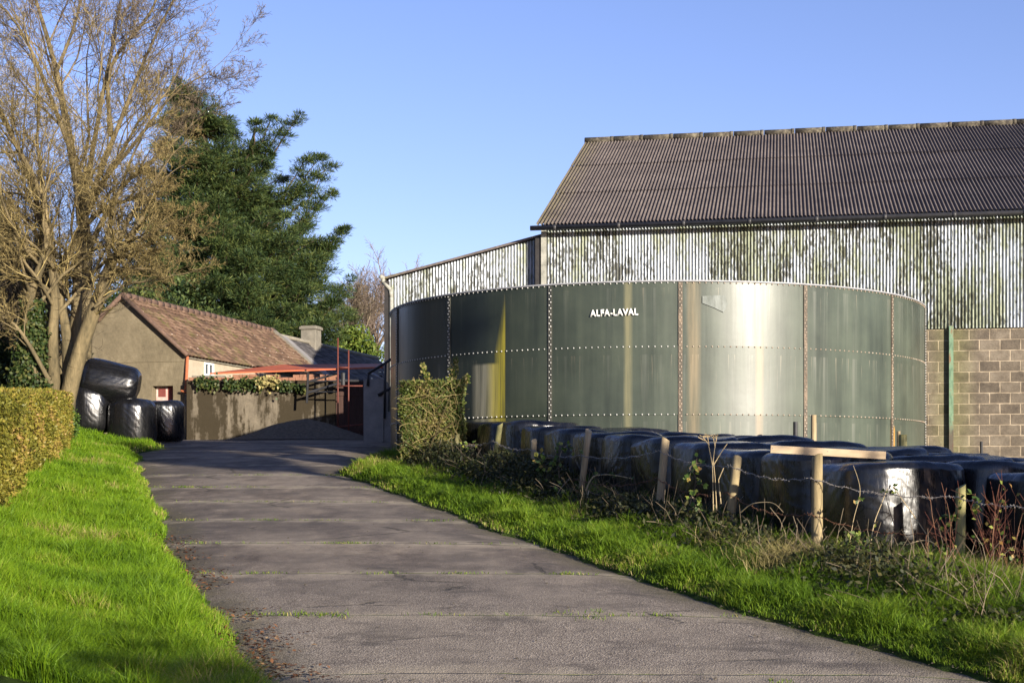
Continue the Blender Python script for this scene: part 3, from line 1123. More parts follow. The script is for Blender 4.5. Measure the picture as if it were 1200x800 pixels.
# ------------------------------------------------------------------ tiled outbuilding
HZ0 = 2.80
hs = thing('outbuilding', 'long low rendered farm outbuilding with red tile roof, slate end and chimney', 'building', (-10.6, 47.0, HZ0), -math.atan2(.257, .966))
HW, HL1, HL2 = 4.4, 11.7, 24.0
HE, HR = 2.84, 4.70
ox0, ox1, oz0, oz1 = -1.17, -.42, .55, 1.80          # opening in the gable wall
b = MB()
yf = 0.0
b.poly([(-HW, yf, -.6), (ox0, yf, -.6), (ox0, yf, oz1), (ox0, yf, HE), (-HW / 2, yf, HR), (-HW, yf, HE)])
b.poly([(ox0, yf, oz1), (ox1, yf, oz1), (ox1, yf, HE + (-ox1) * (HR - HE) / (HW / 2)), (-HW / 2, yf, HR), (ox0, yf, HE)])
b.poly([(ox0, yf, -.6), (ox1, yf, -.6), (ox1, yf, oz0), (ox0, yf, oz0)])
b.poly([(ox1, yf, -.6), (0, yf, -.6), (0, yf, HE), (ox1, yf, HE + (-ox1) * (HR - HE) / (HW / 2)), (ox1, yf, oz1), (ox1, yf, oz0)])
for (p, q) in (((ox0, oz0), (ox0, oz1)), ((ox0, oz1), (ox1, oz1)), ((ox1, oz1), (ox1, oz0)), ((ox1, oz0), (ox0, oz0))):
    b.poly([(p[0], yf, p[1]), (q[0], yf, q[1]), (q[0], .30, q[1]), (p[0], .30, p[1])])
bmesh.ops.remove_doubles(b.bm, verts=b.bm.verts, dist=1e-4)
gw = b.build('gable_wall', M['render_brown'], hs)
MB().box2((-HW + .02, -.018, 2.58), (-.02, -.001, 2.66)).build('plaster_band', M['render_brown'], gw)
MB().box2((ox0 + .01, .24, oz0), (ox0 + .42, .28, oz1 - .02)).build('shutter', M['shutter_pink'], hs, bevel=.006)['label'] = 'pale weathered pink shutter leaf'
MB().box2((ox0 + .10, .225, oz1 - .34), (ox0 + .36, .239, oz1 - .06)).build('shutter_panel', M['shutter_red'], hs)
MB().box2((ox0 + .44, .24, oz0), (ox1 - .01, .28, oz1 - .02)).build('shutter', M['shutter_red'], hs, bevel=.006)['label'] = 'dark red shutter leaf in shade'
wy0, wy1, wz0, wz1 = 1.35, 2.05, 2.22, 2.66
b = MB()
b.box2((-.25, .002, -.6), (0.0, wy0, HE - .02)).box2((-.25, wy1, -.6), (0.0, HL1, HE - .02)).box2((-.25, wy0, -.6), (0.0, wy1, wz0)).box2((-.25, wy0, wz1), (0.0, wy1, HE - .02))
b.build('side_wall', M['cream_render'], hs)
MB().box2((-.25, HL1 + .01, -.6), (0.0, HL2, HE - .02)).build('side_wall', M['render_brown'], hs)
MB().box2((-HW, .01, -.6), (-HW + .25, HL2, HE - .02)).build('rear_wall', M['render_brown'], hs)
MB().box2((-HW + .25, HL2 - .25, -.6), (-.25, HL2, HE)).build('end_wall', M['render_brown'], hs)
wn_ = MB()
for (a_, c_) in (((wy0, wz0), (wy1, wz0 + .06)), ((wy0, wz1 - .06), (wy1, wz1)), ((wy0, wz0 + .06), (wy0 + .06, wz1 - .06)), ((wy1 - .06, wz0 + .06), (wy1, wz1 - .06)), (((wy0 + wy1) / 2 - .025, wz0 + .06), ((wy0 + wy1) / 2 + .025, wz1 - .06))):
    wn_.box2((-.06, a_[0], a_[1]), (.02, c_[0], c_[1]))
wf = wn_.build('window', M['plastic_white'], hs)
MB().box2((-.05, wy0 + .05, wz0 + .05), (-.03, wy1 - .05, wz1 - .05)).build('pane', M['window_glass'], wf)


def tile_slope(name, y0, y1, xe, ze, xr, zr, rows, tile, depth, wave, mat, parent):
    """courses of tiles, each tipped over the one below, with a roll across each tile"""
    ncol = int((y1 - y0) / tile)
    sub = 5
    n = ncol * sub
    yv = np.linspace(y0, y1, n + 1)
    prof = np.abs(np.sin(np.linspace(0, ncol * math.pi, n + 1))) * wave
    L = math.hypot(xr - xe, zr - ze)
    d = np.array([(xr - xe) / L, (zr - ze) / L])
    nn = np.array([d[1], -d[0]]) if d[0] < 0 else np.array([-d[1], d[0]])
    vs, fs, rd = [], [], []
    m = n + 1
    b0 = 0
    colrand = RNG.random((rows, ncol + 1))
    for r in range(rows):
        s0, s1 = L * r / rows, L * (r + 1) / rows + .01
        cid = np.clip((np.arange(m) / sub).astype(int), 0, ncol)
        jig = (colrand[r][cid] - .5) * .018
        sag = .05 * np.sin((yv - y0) / (y1 - y0) * math.pi * 1.3) * math.sin(math.pi * r / rows)
        for (s_, lift) in ((s0, 0.0), (s0, depth), (s1, 0.0)):
            h = lift + prof + jig - sag
            vs.append(np.stack([xe + d[0] * s_ + nn[0] * h, yv, ze + d[1] * s_ + nn[1] * h], 1))
            rd.append(colrand[r][cid])
        a = np.arange(m) + b0
        for q in (0, 1):
            lo_, hi_ = a + q * m, a + (q + 1) * m
            fs.append(np.stack([lo_[:-1], lo_[1:], hi_[1:], hi_[:-1]], 1))
        b0 += 3 * m
    return np_mesh(name, np.concatenate(vs), fs, mat, parent, rnd=np.concatenate(rd))


psl = (HR - HE) / (HW / 2)
tile_slope('tile_roof', -.10, HL1, .16, HE - .16 * psl + .05, -HW / 2, HR + .05, 15, .24, .035, .028, M['roof_tile'], hs)
tile_slope('tile_roof', -.10, HL1, -HW - .16, HE - .16 * psl + .05, -HW / 2, HR + .05, 15, .24, .035, .028, M['roof_tile'], hs)
tile_slope('slate_roof', HL1 + .02, HL2, .14, HE - .14 * psl - .08, -HW / 2, HR - .10, 17, .30, .014, .0, M['roof_slate'], hs)
tile_slope('slate_roof', HL1 + .02, HL2, -HW - .14, HE - .14 * psl - .08, -HW / 2, HR - .10, 17, .30, .014, .0, M['roof_slate'], hs)
for (sx0, nm) in ((.16, 1), (-HW - .16, -1)):
    b = MB()
    p, q = Vector((sx0, -.13, HE - .16 * psl + .06)), Vector((-HW / 2, -.13, HR + .07))
    b.bar(p, q, .075, 8)
    b.build('verge_tiles', M['verge_tile'], hs, smooth=True)
b = MB()
y = -.1
while y < HL1:
    z_ = HR + .06 + random.uniform(-.012, .012)
    b.bar((-HW / 2, y, z_), (-HW / 2, y + .43, z_ + .012), .13, 9)
    y += .44
b.build('ridge_tiles', M['verge_tile'], hs, smooth=True)
MB().bar((-HW / 2, HL1, HR - .06), (-HW / 2, HL2, HR - .06), .09, 8).build('ridge_tiles', M['lead_cement'], hs, smooth=True)
# cemented skew at the end of the tiles, and the pale strip beside it
b = MB()
b.prism([(.17, HL1 - .18, HE - .16 * psl + .06), (-HW / 2, HL1 - .18, HR + .08), (-HW / 2, HL1 - .18, HR + .20), (.17, HL1 - .18, HE - .16 * psl + .18)], (0, .30, 0))
b.build('skew_coping', M['lead_cement'], hs)
b = MB()
b.prism([(.16, HL1 + .14, HE - .16 * psl - .01), (-HW / 2, HL1 + .14, HR - .03), (-HW / 2, HL1 + .14, HR + .02), (.16, HL1 + .14, HE - .16 * psl + .04)], (0, 1.1, 0))
b.build('cement_flashing', M['concrete_grey'], hs)
MB().box2((-.02, -.05, HE - .15), (.06, HL1, HE - .08)).build('eaves_board', M['lead_cement'], hs)
b = MB()
b.path([(.10, -.02, HE - .1), (.09, -.08, HE - .95), (.22, -.12, HE - 1.15), (.24, -.12, .35)], .05, 8)
b.box((.18, -.10, HE - 1.12), (.2, .16, .14))
b.bar((-.05, -.16, HE - 1.22), (.25, -.16, HE - 1.30), .035, 8)
b.build('drainpipe', M['pipe_orange'], hs, smooth=False)
ch = MB()
cx, cy = -HW / 2, 15.7
ch.box2((cx - .34, cy - .32, HR - .9), (cx + .34, cy + .32, HR + .50))
ch.box2((cx - .40, cy - .38, HR + .50), (cx + .40, cy + .38, HR + .62))
ch.box2((cx - .35, cy - .33, HR + .62), (cx + .35, cy + .33, HR + .66))
ch.build('chimney', M['lead_cement'], hs, bevel=.02)

# ------------------------------------------------------------------ yard wall and the things on and before it
YW = 46.6
yw = thing('yard_wall', 'damp stained rendered yard wall with brick coping between outbuilding and scaffold', 'wall', (-8.0, YW, 2.8))
b = MB()
n = 60
b.box2((-2.45, 0, -.5), (2.32, .30, 1.92))
b.build('wall_face', M['render_stained'], yw)
b = MB()
x = -2.40
while x < 2.25:
    w_ = .215
    b.box((x + w_ / 2, .15, 1.985 + random.uniform(-.008, .008)), (w_ - .012, .31, .10))
    x += w_
x = -1.2
while x < 2.2:
    w_ = random.choice((.215, .215, .11))
    if random.random() < .8:
        b.box((x + w_ / 2, .14, 2.085 + random.uniform(-.012, .012)), (w_ - .014, .27, .09))
    x += w_
b.build('brick_coping', M['brick_red'], yw)
b = MB()
b.box2((-2.3, .05, 2.04), (-1.25, .27, 2.10))
b.build('cement_cap', M['lead_cement'], yw)
yw2 = MB().box2((-4.72, YW + .02, 2.3), (.6, YW + .30, 4.78)).build('yard_wall', M['concrete_grey'])
tag(yw2, 'shaded grey concrete wall behind the handrail steps at the barn corner', 'wall')
dd = thing('shed_door', 'dark red boarded shed door standing in shadow beside the yard wall', 'door', (-5.2, YW + .12, 2.8))
for i in range(6):
    MB().box2((-.46 + i * .152, 0, 0), (-.46 + i * .152 + .146, .04, 1.9)).build('board', M['wood_dark'], dd)
for z_ in (.3, 1.45):
    MB().box2((-.46, -.03, z_), (.45, -.002, z_ + .12)).build('ledge', M['wood_dark'], dd)

rs = thing('red_roofed_shed', 'low shed with red oxide painted sheet roof behind the stained yard wall', 'shed', (-7.0, 48.5, 2.85))
b = MB()
o3 = Vector((-7.0, 48.5, 2.85))
A = P(246, 436.8, 47.15) - o3
B = P(449, 429.5, 47.15) - o3
Cc = P(449, 426.0, 50.2) - o3
D = P(330, 427.0, 50.2) - o3
b.prism([A, B, Cc, D], (0, 0, -.05))
b.build('roof', M['red_roof_sheet'], rs)
for px in (252, 300, 350, 446):
    p = P(px, 440, 47.4) - o3
    MB().box2((p.x - .05, p.y - .05, -.1), (p.x + .05, p.y + .05, p.z + .0)).build('post', M['timber_black'], rs)
MB().box2((-2.0, 1.6, -.2), (2.6, 1.75, 2.1)).build('rear_wall', M['concrete_grey'], rs)

YF = 45.3
fr_ = thing('red_steel_frame', 'tall thin red steel uprights with cross rails in front of the dark door', 'steel frame', (-5.3, YF, 2.75))
of = Vector((-5.3, YF, 2.75))
for px, pt in ((396, 396), (408.5, 410)):
    b = MB()
    p = P(px, pt, YF) - of
    b.bar((p.x, 0, -.05), (p.x, 0, p.z), .024, 8)
    b.build('upright', M['red_iron'], fr_, smooth=True)
for px0, y0_, px1, y1_ in ((396, 452, 425, 452), (396, 430.5, 408, 430.5), (396, 500, 425, 497)):
    MB().bar(P(px0, y0_, YF) - of, P(px1, y1_, YF) - of, .022, 8).build('cross_rail', M['red_iron'], fr_, smooth=True)
bk = thing('black_bracket_frame', 'black steel bracket with diagonal struts on the sunlit end of the stained wall', 'bracket', (-6.0, 45.9, 4.3))
ob = Vector((-6.0, 45.9, 4.3))
for a_, c_, r in (((361, 437), (359.5, 472), .04), ((361, 447), (397, 437), .035), ((361, 460), (397, 449), .04), ((361, 459), (396, 459), .022), ((361, 447), (396, 446), .022), ((402, 437), (402, 452), .07), ((396, 446), (426, 446), .05)):
    MB().bar(P(*a_, 45.9) - ob, P(*c_, 45.9) - ob, r, 6).build('strut', M['black_iron'], bk)

# heap of gravel against the wall
hp = []
N1, N2 = 22, 56
vs = []
for i in range(N1 + 1):
    for j in range(N2):
        r = i / N1
        a = 2 * math.pi * j / N2
        x, y = 2.75 * r * math.cos(a), 1.7 * r * math.sin(a)
        z_ = .74 * (1 - r) ** .75 if r > .12 else .74 * (.88 ** .75) - .0 + .03 * (1 - r / .12)
        z_ = .60 * (math.cos(min(1, r) * math.pi) * .5 + .5) * 1.05 + .07 * (vnoise(x, y, 2.2, 2) - .5) * (1 - r) + .05 * (vnoise(x, y, 6, 2) - .5) * (1 - r)
        vs.append((x, y, z_))
fs = []
for i in range(N1):
    for j in range(N2):
        fs.append((i * N2 + j, (i + 1) * N2 + j, (i + 1) * N2 + (j + 1) % N2, i * N2 + (j + 1) % N2))
o = np_mesh('gravel_heap', vs, np.array(fs), M['gravel'], smooth=True, loc=(P(355, 515, 44.8).x, 44.8, 2.76))
tag(o, 'low heap of brown gravel in the shadow against the yard wall', 'heap')

# plinth with steps and rails beside the tank
pl = thing('pump_plinth', 'shaded concrete plinth with black and grey handrails beside the tank and lean-to', 'plinth', (-3.6, 40, 2.55))
op = Vector((-3.6, 40, 2.55))
b = MB()
x0_, x1_ = P(426, 0, 40).x - op.x, P(466, 0, 40).x - op.x
zt = P(0, 444, 40).z - op.z
b.box2((x0_, 0, -.4), (x0_ + .55, 1.6, zt))
for i in range(4):
    b.box2((x0_ + .56 + i * .24, .05, -.4), (x0_ + .79 + i * .24, 1.5, zt - .9 + i * .2))
b.build('steps', M['concrete_grey'], pl)
for a_, c_, r in (((431, 438), (466, 416), .038), ((443, 463), (466, 450), .038), ((432, 437), (431, 452), .036), ((452, 424), (450.5, 490), .032)):
    MB().bar(P(*a_, 39.95) - op, P(*c_, 39.95) - op, r, 8).build('handrail', M['black_iron'], pl, smooth=True)['label'] = 'black tube handrail'
for a_, c_, r in (((433, 436), (450, 445), .03), ((441, 463), (452, 467), .03), ((450, 444), (449, 492), .028)):
    MB().bar(P(*a_, 40.6) - op, P(*c_, 40.6) - op, r, 8).build('handrail', M['grey_rail'], pl, smooth=True)['label'] = 'grey tube handrail'

# ------------------------------------------------------------------ wrapped silage bales
def bale_mesh(seed, R=.672, H=1.24, er=.10, sq=3.3):
    nu, prof = 64, []
    for k in range(6):
        prof.append((R - er) * k / 6 if k else .0)
    rows = [((R - er) * k / 6, H) for k in range(1, 7)]
    for k in range(1, 9):
        a = math.pi / 2 * k / 8
        rows.append((R - er + er * math.sin(a), H - er + er * math.cos(a)))
    for k in range(1, 9):
        rows.append((R + .022 * math.sin(math.pi * k / 9), H - er - (H - 2 * er * .8) * k / 9))
    for k in range(0, 6):
        a = math.pi / 2 * k / 5
        rows.append((R - er * .8 + er * .8 * math.cos(a), er * .8 - er * .8 * math.sin(a)))
    vs = [(0, 0, H)]
    for (r, z) in rows:
        for j in range(nu):
            a = 2 * math.pi * j / nu
            c, s = math.cos(a), math.sin(a)
            k = (abs(c) ** sq + abs(s) ** sq) ** (-1 / sq)
            p = Vector((r * k * c, r * k * s, z))
            q = mnoise.noise(Vector((p.x * 1.7 + seed * 9, p.y * 1.7, p.z * 1.2))) * .035
            edge = math.exp(-((z - (H - .14)) / .16) ** 2)
            q += edge * .008 * math.sin(a * 17 + seed + 3 * mnoise.noise(Vector((c * 2, s * 2, seed))))
            q += .006 * mnoise.noise(Vector((c * 7, s * 7, z * 1.2 + seed)))
            dn = Vector((p.x, p.y, 0)).normalized() if r > .1 else Vector((0, 0, 0))
            top = 1.0 if z > H - .08 else 0.0
            zz = p.z + top * (.05 * mnoise.noise(Vector((p.x * 1.6 + 5 * seed, p.y * 1.6, 3))) + .008 * mnoise.noise(Vector((p.x * 6, p.y * 6, seed))))
            p = p + dn * q
            vs.append((p.x, p.y, max(zz, 0)))
    fs3 = [(0, 1 + j, 1 + (j + 1) % nu) for j in range(nu)]
    fs4 = []
    for i in range(len(rows) - 1):
        for j in range(nu):
            a, b_ = 1 + i * nu + j, 1 + i * nu + (j + 1) % nu
            fs4.append((a, a + nu, b_ + nu, b_))
    return vs, np.array(fs3), np.array(fs4)


protos = []


def new_bale(k):
    v, f3, f4 = bale_mesh(k * 1.37 + .5, sq=2.5 if k == 0 else 3.3, R=.672 if k == 0 else .692)
    return np_mesh('silage_bale', v, [f3, f4], M['bale_film'], smooth=True)


ORD = ['first', 'second', 'third', 'fourth', 'fifth', 'sixth', 'seventh', 'eighth', 'ninth', 'tenth', 'eleventh', 'twelfth', 'thirteenth', 'fourteenth', 'fifteenth', 'sixteenth']
BMAX = {}
spots = []
for j in range(0, 8):
    for i in range(-2, 16):
        if j == 0 and (i < 0 or i > 11):
            continue
        s_ = .2 + 1.27 * i + (random.uniform(-.06, .06) if j else 0)
        wv_ = 1.0 + 1.30 * j + (random.uniform(-.05, .05) if j else 0)
        p = F0 + FD * s_ + FV * wv_
        if math.hypot(p.x - TC[0], p.y - TC[1]) < TR + .80:
            continue
        q = (p - Vector((4.79, 42.8, 0))).dot(Vector((-.182, -.983, 0)))
        if q < 1.2 or p.x < -1.0:
            continue
        px = 600 + F * (p.x - .7) / p.y
        if px > 1225 or p.y > 36 or (j >= 1 and px + F * 1.3 / p.y < 560):
            continue
        if j >= 1 and i == -2 and px > 1215:
            continue
        spots.append((j, i, p))
print('bales', len(spots))
rowcount = {}
for (j, i, p) in sorted(spots, key=lambda q: (q[0], -q[1])):
    n_ = rowcount.get(j, 0)
    rowcount[j] = n_ + 1
    if len(protos) < 7:
        o = new_bale(len(protos))
        protos.append(o)
    else:
        o = random.choice(protos[1:]).copy()
        COL.objects.link(o)
    tone = ['black film', 'shiny black film', 'wrinkled black film'][(i + j) % 3]
    if j == 0:
        lab = 'black wrapped silage bale, ' + ORD[n_] + ' from the hedge in the row along the fence'
    else:
        lab = 'black wrapped silage bale, ' + ORD[n_] + ' from the far end, in the ' + ORD[j] + ' row from the fence'
    z_ = gz(p.x, p.y)
    o.location = (p.x, p.y, z_ - .15 + (.06 + random.uniform(-.05, .05) if j else random.uniform(-.02, .02)))
    o.rotation_euler = (random.uniform(-.03, .03), random.uniform(-.03, .03), math.atan2(FD.y, FD.x) + random.choice((0, 1, 2, 3)) * math.pi / 2 + random.uniform(-.06, .06))
    o.scale = (1, 1, random.uniform(.97, 1.03))
    if j == 0 and i == 0:
        lab = 'black wrapped silage bale with bright sun glare, nearest to the camera by the fence'
        o.scale = (1.04, 1.04, .985)
    tag(o, lab, 'bale', 'black bales stacked between fence and tank')


round_bales, SOLO = [], []
for k in range(3):
    v_, f3_, f4_ = bale_mesh(20 + k * 2.1, R=.64, er=.24, sq=2.15)
    round_bales.append(np_mesh('silage_bale', v_, [f3_, f4_], M['bale_film'], smooth=True))


def solo_bale(px, py_base, Y, s, rz, label, lay=False, tilt=0.0, zc=None, zs=1.0):
    o = round_bales[len(SOLO) % 3].copy()
    SOLO.append(o)
    COL.objects.link(o)
    p = P(px, py_base, Y)
    o.location = p if zc is None else (p.x, Y, zc)
    o.rotation_euler = (math.pi / 2 if lay else 0, tilt, rz)
    o.scale = (s, s, s * zs)
    tag(o, label, 'bale', 'black bales piled by the outbuilding')
    return o


solo_bale(155, 521, 38.0, .95, .1, 'upright black bale standing at the lane end of the pile by the outbuilding')
solo_bale(105, 506.5, 38.2, .95, .4, 'black bale at the hedge end of the bottom layer beneath the large top bale')
solo_bale(194, 517, 39.8, .80, .2, 'dark shaded bale behind the pile in front of the gable shutter', zs=1.12)
top = round_bales[1].copy()
COL.objects.link(top)
pt = P(129, 449, 38.2)
top.rotation_euler = (0, math.radians(90 + 12), math.radians(8))
top.scale = (.88, .95, 1.16)
ax = Vector((math.sin(math.radians(102)), 0, math.cos(math.radians(102))))
top.location = pt - ax * (.62 * 1.16)
tag(top, 'large black bale lying tilted on top of the pile beside the tree trunk', 'bale', 'black bales piled by the outbuilding')
solo_bale(100, 474, 39.5, .85, .3, 'dark bale half hidden behind the top bale next to the tree trunk')
for o in round_bales:
    bpy.data.objects.remove(o)

# ------------------------------------------------------------------ fence
fence = thing('wire_fence', 'weathered wooden post and barbed wire fence along the verge beside the bales', 'fence', (F0.x, F0.y, gz(F0.x, F0.y)))
fo = Vector(fence.location)
pd = [  # px of top, py of top, px at base, radius, kind
    (1126, 570, 1124, .062, 'wood_post_green', 14.6),
    (958, 534, 957, .070, 'wood_post', None),
    (864, 536, 849, .062, 'wood_post', None),
    (780, 514, 768, .064, 'wood_pale', None),
    (690, 504, 676, .058, 'wood_pale', None),
    (626, 516, 623, .055, 'wood_pale', None),
    (586, 497, 574, .062, 'wood_post_green', None),
    (536, 510, 531, .060, 'wood_post_green', None)]
ptops = []
for k, (px, py, pb, r, mt, Yf) in enumerate(pd):
    d = px - 600
    s_ = (F0.x * F - d * F0.y) / (FD.y * d - FD.x * F)
    Y = F0.y + FD.y * s_ if Yf is None else Yf
    tp = P(px, py, Y)
    bx = (pb - 600) / F * Y
    base = Vector((bx, Y, gz(bx, Y) - .35))
    # extend the lean seen above ground to the foot
    b = MB()
    nseg = 6
    prev = None
    n = 12
    rings = []
    dirv = (tp - base)
    for q in range(nseg + 1):
        c = base + dirv * (q / nseg)
        rr = r * .86 * (1.06 - .10 * q / nseg)
        ring = []
        for m_ in range(n):
            a = 2 * math.pi * m_ / n
            wob = 1 + .10 * mnoise.noise(Vector((math.cos(a) * 1.5 + k * 5, math.sin(a) * 1.5, q * .35)))
            ring.append(b.bm.verts.new(c + Vector((math.cos(a), math.sin(a), 0)) * rr * wob - fo + (Vector((0, 0, .03 * math.cos(a + k))) if q == nseg else Vector())))
        rings.append(ring)
    for q in range(nseg):
        for m_ in range(n):
            b.bm.faces.new((rings[q][m_], rings[q][(m_ + 1) % n], rings[q + 1][(m_ + 1) % n], rings[q + 1][m_]))
    b.bm.faces.new(rings[-1])
    po = b.build('post', M[mt], fence)
    for pl_ in po.data.polygons:
        pl_.use_smooth = len(pl_.vertices) == 4
    ptops.append((base, tp))
# wires: (drop below each post's top, in metres)
ext = [P(1260, 590, 12.6)]


def strand(drops, mat, sag, name, rad, first):
    pts = []
    anchors = [first]
    for (bs, tp), dp in zip(ptops, drops):
        f = 1 - dp / (tp - bs).length
        anchors.append(bs.lerp(tp, f) + Vector((-.075, -.03, 0)))
    for a_, c_ in zip(anchors[:-1], anchors[1:]):
        n = 34
        for q in range(n):
            t_ = q / n
            p = a_.lerp(c_, t_)
            p.z -= sag * 4 * t_ * (1 - t_) + .008 * math.sin(q * 1.1 + a_.x * 9)
            pts.append(p)
    pts.append(anchors[-1])
    segs = [(*(a_ - fo), *(c_ - fo), rad, rad) for a_, c_ in zip(pts[:-1], pts[1:])]
    for q in range(2, len(pts) - 1, 1):
        p = pts[q] - fo
        for w_ in range(2):
            v = Vector((random.uniform(-1, 1), random.uniform(-1, 1), random.uniform(-1, 1))).normalized() * .020
            segs.append((*(p - v), *(p + v), .0032, .0022))
    tube_obj(name, segs, 4, mat, fence)


strand([.10, .24, .10, .16, .38, .14, .30, .14], M['wire'], .07, 'barbed_wire', .0048, P(1262, 588, 12.4))
strand([.45, .62, .42, .52, .74, .50, .62, .46], M['wire_rust'], .10, 'barbed_wire', .0042, P(1262, 640, 12.4))

# the long plank lying over the bales behind the tall post
bp = thing('wooden_plank', 'pale wooden plank lying over the bales behind the tallest fence post', 'plank', P(970, 530, 16.0))
pa, pb_ = P(903, 526, 15.95), P(1038, 533.5, 15.72)
dv = pb_ - pa
b = MB()
rotm = dv.to_track_quat('X', 'Z').to_matrix()
b.box((pa + pb_) / 2 - Vector(bp.location), (dv.length, .05, .085), rotm)
b.build('board', M['wood_plank'], bp, bevel=.006)
for px, sc_ in ((905, .8), (970, 1)):
    b = MB()
    c = pa.lerp(pb_, (px - 903) / 135) - Vector(bp.location)
    b.bar(c + Vector((0, -.03, .01)), c + Vector((0, -.026, .01)), .006, 6)
    b.build('nail', M['wire'], bp)


# stakes among the bales by the tank, and the slate grey one
for (px, a_, c_, Y, w_, mt, lab) in ((953.5, 486, 516, 28.2, .055, 'wood_pale', 'tall pale stake standing against the tank to the right of its rusty seam'),
                                     (932, 494, 513, 28.2, .045, 'black_iron', 'short dark stake standing against the tank left of the pale one'),
                                     (1058, 509, 526, 28.6, .085, 'wood_post_green', 'short thick greenish stake at the right edge of the tank'),
                                     (1053, 505, 526, 28.9, .04, 'wood_pale', 'thin pale stake touching the thick greenish one by the tank'),
                                     (1150, 517, 529, 34.0, .035, 'black_iron', 'small dark stake by the block wall right of the green stanchion')):
    tp, bs = P(px, a_, Y), P(px, c_ + 14, Y)
    b = MB()
    b.bar((0, 0, -.3), tp - bs, w_, 10, w_ * .95)
    o = b.build('wooden_stake', M[mt], None, bevel=.004, loc=bs)
    tag(o, lab, 'stake')

# ------------------------------------------------------------------ hedges
hl = thing('clipped_hedge', 'clipped yellow and brown leaved hedge along the left grass bank', 'hedge', (-8.3, 25, gz(-8.3, 25)))
ho = np.array(hl.location)
HA = np.array([-3.46, 7.0])
HB = np.array([-10.15, 33.2])


def hedge_pts(n):
    t_ = RNG.random(n)
    return HA[None] * (1 - t_[:, None]) + HB[None] * t_[:, None], t_


hdv = (HB - HA) / np.linalg.norm(HB - HA)
hnv = np.array([hdv[1], -hdv[0]])                    # towards the lane


def hedge_top(x, y):
    return EYE + (HZ - 461) / F * y + .09 * (vnoise(x, y, 1.6, 31) - .5) + .05 * (vnoise(x, y, 5.0, 32) - .5)


N = 125000
pts, t_ = hedge_pts(N)
side = RNG.random(N)
wid = 1.0
face = side < .62
off = np.where(face, .06 - np.abs(RNG.normal(size=N)) * .13, -RNG.random(N) * wid)
lump = .22 * (vnoise(pts[:, 0], pts[:, 1], 1.4, 33) - .5) + .10 * (vnoise(pts[:, 0] + 9, pts[:, 1], 4.5, 34) - .5)
xy = pts + hnv[None] * (off + lump)[:, None]
zb = ground(pts[:, 0], pts[:, 1]) - .05
zt_ = hedge_top(pts[:, 0], pts[:, 1])
z_ = np.where(face, zb + (zt_ - zb) * RNG.random(N), zt_ + .03 - np.abs(RNG.normal(size=N)) * .08)
endm = RNG.random(N) < .05
xy = np.where(endm[:, None], HB[None] + hdv[None] * (-np.abs(RNG.normal(size=N)) * .06)[:, None] - hnv[None] * RNG.random(N)[:, None], xy)
z_ = np.where(endm, zb.max() * 0 + gz(*HB) + (float(hedge_top(*HB)) - gz(*HB)) * RNG.random(N), z_)
pos = np.stack([xy[:, 0], xy[:, 1], z_], 1)
endn = RNG.random(N) < .035
xy = np.where(endn[:, None], HA[None] + hdv[None] * (np.abs(RNG.normal(size=N)) * .08)[:, None] - hnv[None] * (RNG.random(N) * 1.0)[:, None], xy)
z_ = np.where(endn, gz(*HA) + (float(hedge_top(*HA)) - gz(*HA)) * RNG.random(N), z_)
back = RNG.random(N) < .12
xy = np.where(back[:, None], pts - hnv[None] * (.98 + np.abs(RNG.normal(size=N)) * .05)[:, None], xy)
z_ = np.where(back, zb + (zt_ - zb) * RNG.random(N), z_)
nr = np.where(face[:, None], np.array([[hnv[0], hnv[1], .3]]), np.array([[0, 0, 1.]])) + unit(N) * .8
rn = np.clip(.35 * RNG.random(N) + .75 * vnoise(pts[:, 0] * 1.0 + z_ * 2, pts[:, 1] + z_ * 3, 1.6, 35) - .05, 0, 1)
leaves('foliage', pos, unit(N) + np.array([[0, 0, .3]]), nr, .030 + .036 * RNG.random(N), .020 + .022 * RNG.random(N), M['leaf_hedge'], hl, rnd=rn, origin=ho, fold=.15)
b = MB()
pts4 = []
for q in range(26):
    f = q / 25
    c = HA * (1 - f) + HB * f
    lo = gz(*c) - .3
    hi = float(hedge_top(*c)) - .09
    a_ = c - hnv * .19
    d_ = c - hnv * .95
    pts4.append([b.bm.verts.new(Vector(v) - Vector(ho)) for v in ((a_[0], a_[1], lo), (a_[0], a_[1], hi), (d_[0], d_[1], hi), (d_[0], d_[1], lo))])
for p, q in zip(pts4[:-1], pts4[1:]):
    for m_ in range(4):
        b.bm.faces.new((p[m_], p[(m_ + 1) % 4], q[(m_ + 1) % 4], q[m_]))
b.bm.faces.new(pts4[-1])
b.bm.faces.new(pts4[0][::-1])
b.build('inner_core', M['hedge_core'], hl)
hk = thing('leafy_bush', 'dark leafy bramble bush growing at the far end of the clipped hedge', 'bush', (P(76, 0, 33.6).x, 33.6, gz(-10.3, 33.6)))
N = 2200
u_ = unit(N) * (RNG.random(N) ** .4)[:, None] * np.array([[.26, .3, .42]])
pos = u_ + np.array([[.06, 0, .48]])
leaves('foliage', pos, unit(N), unit(N) + np.array([[.3, -.5, .6]]), .075, .05, M['leaf_bramble'], hk, rnd=RNG.random(N) * .7, fold=.1)

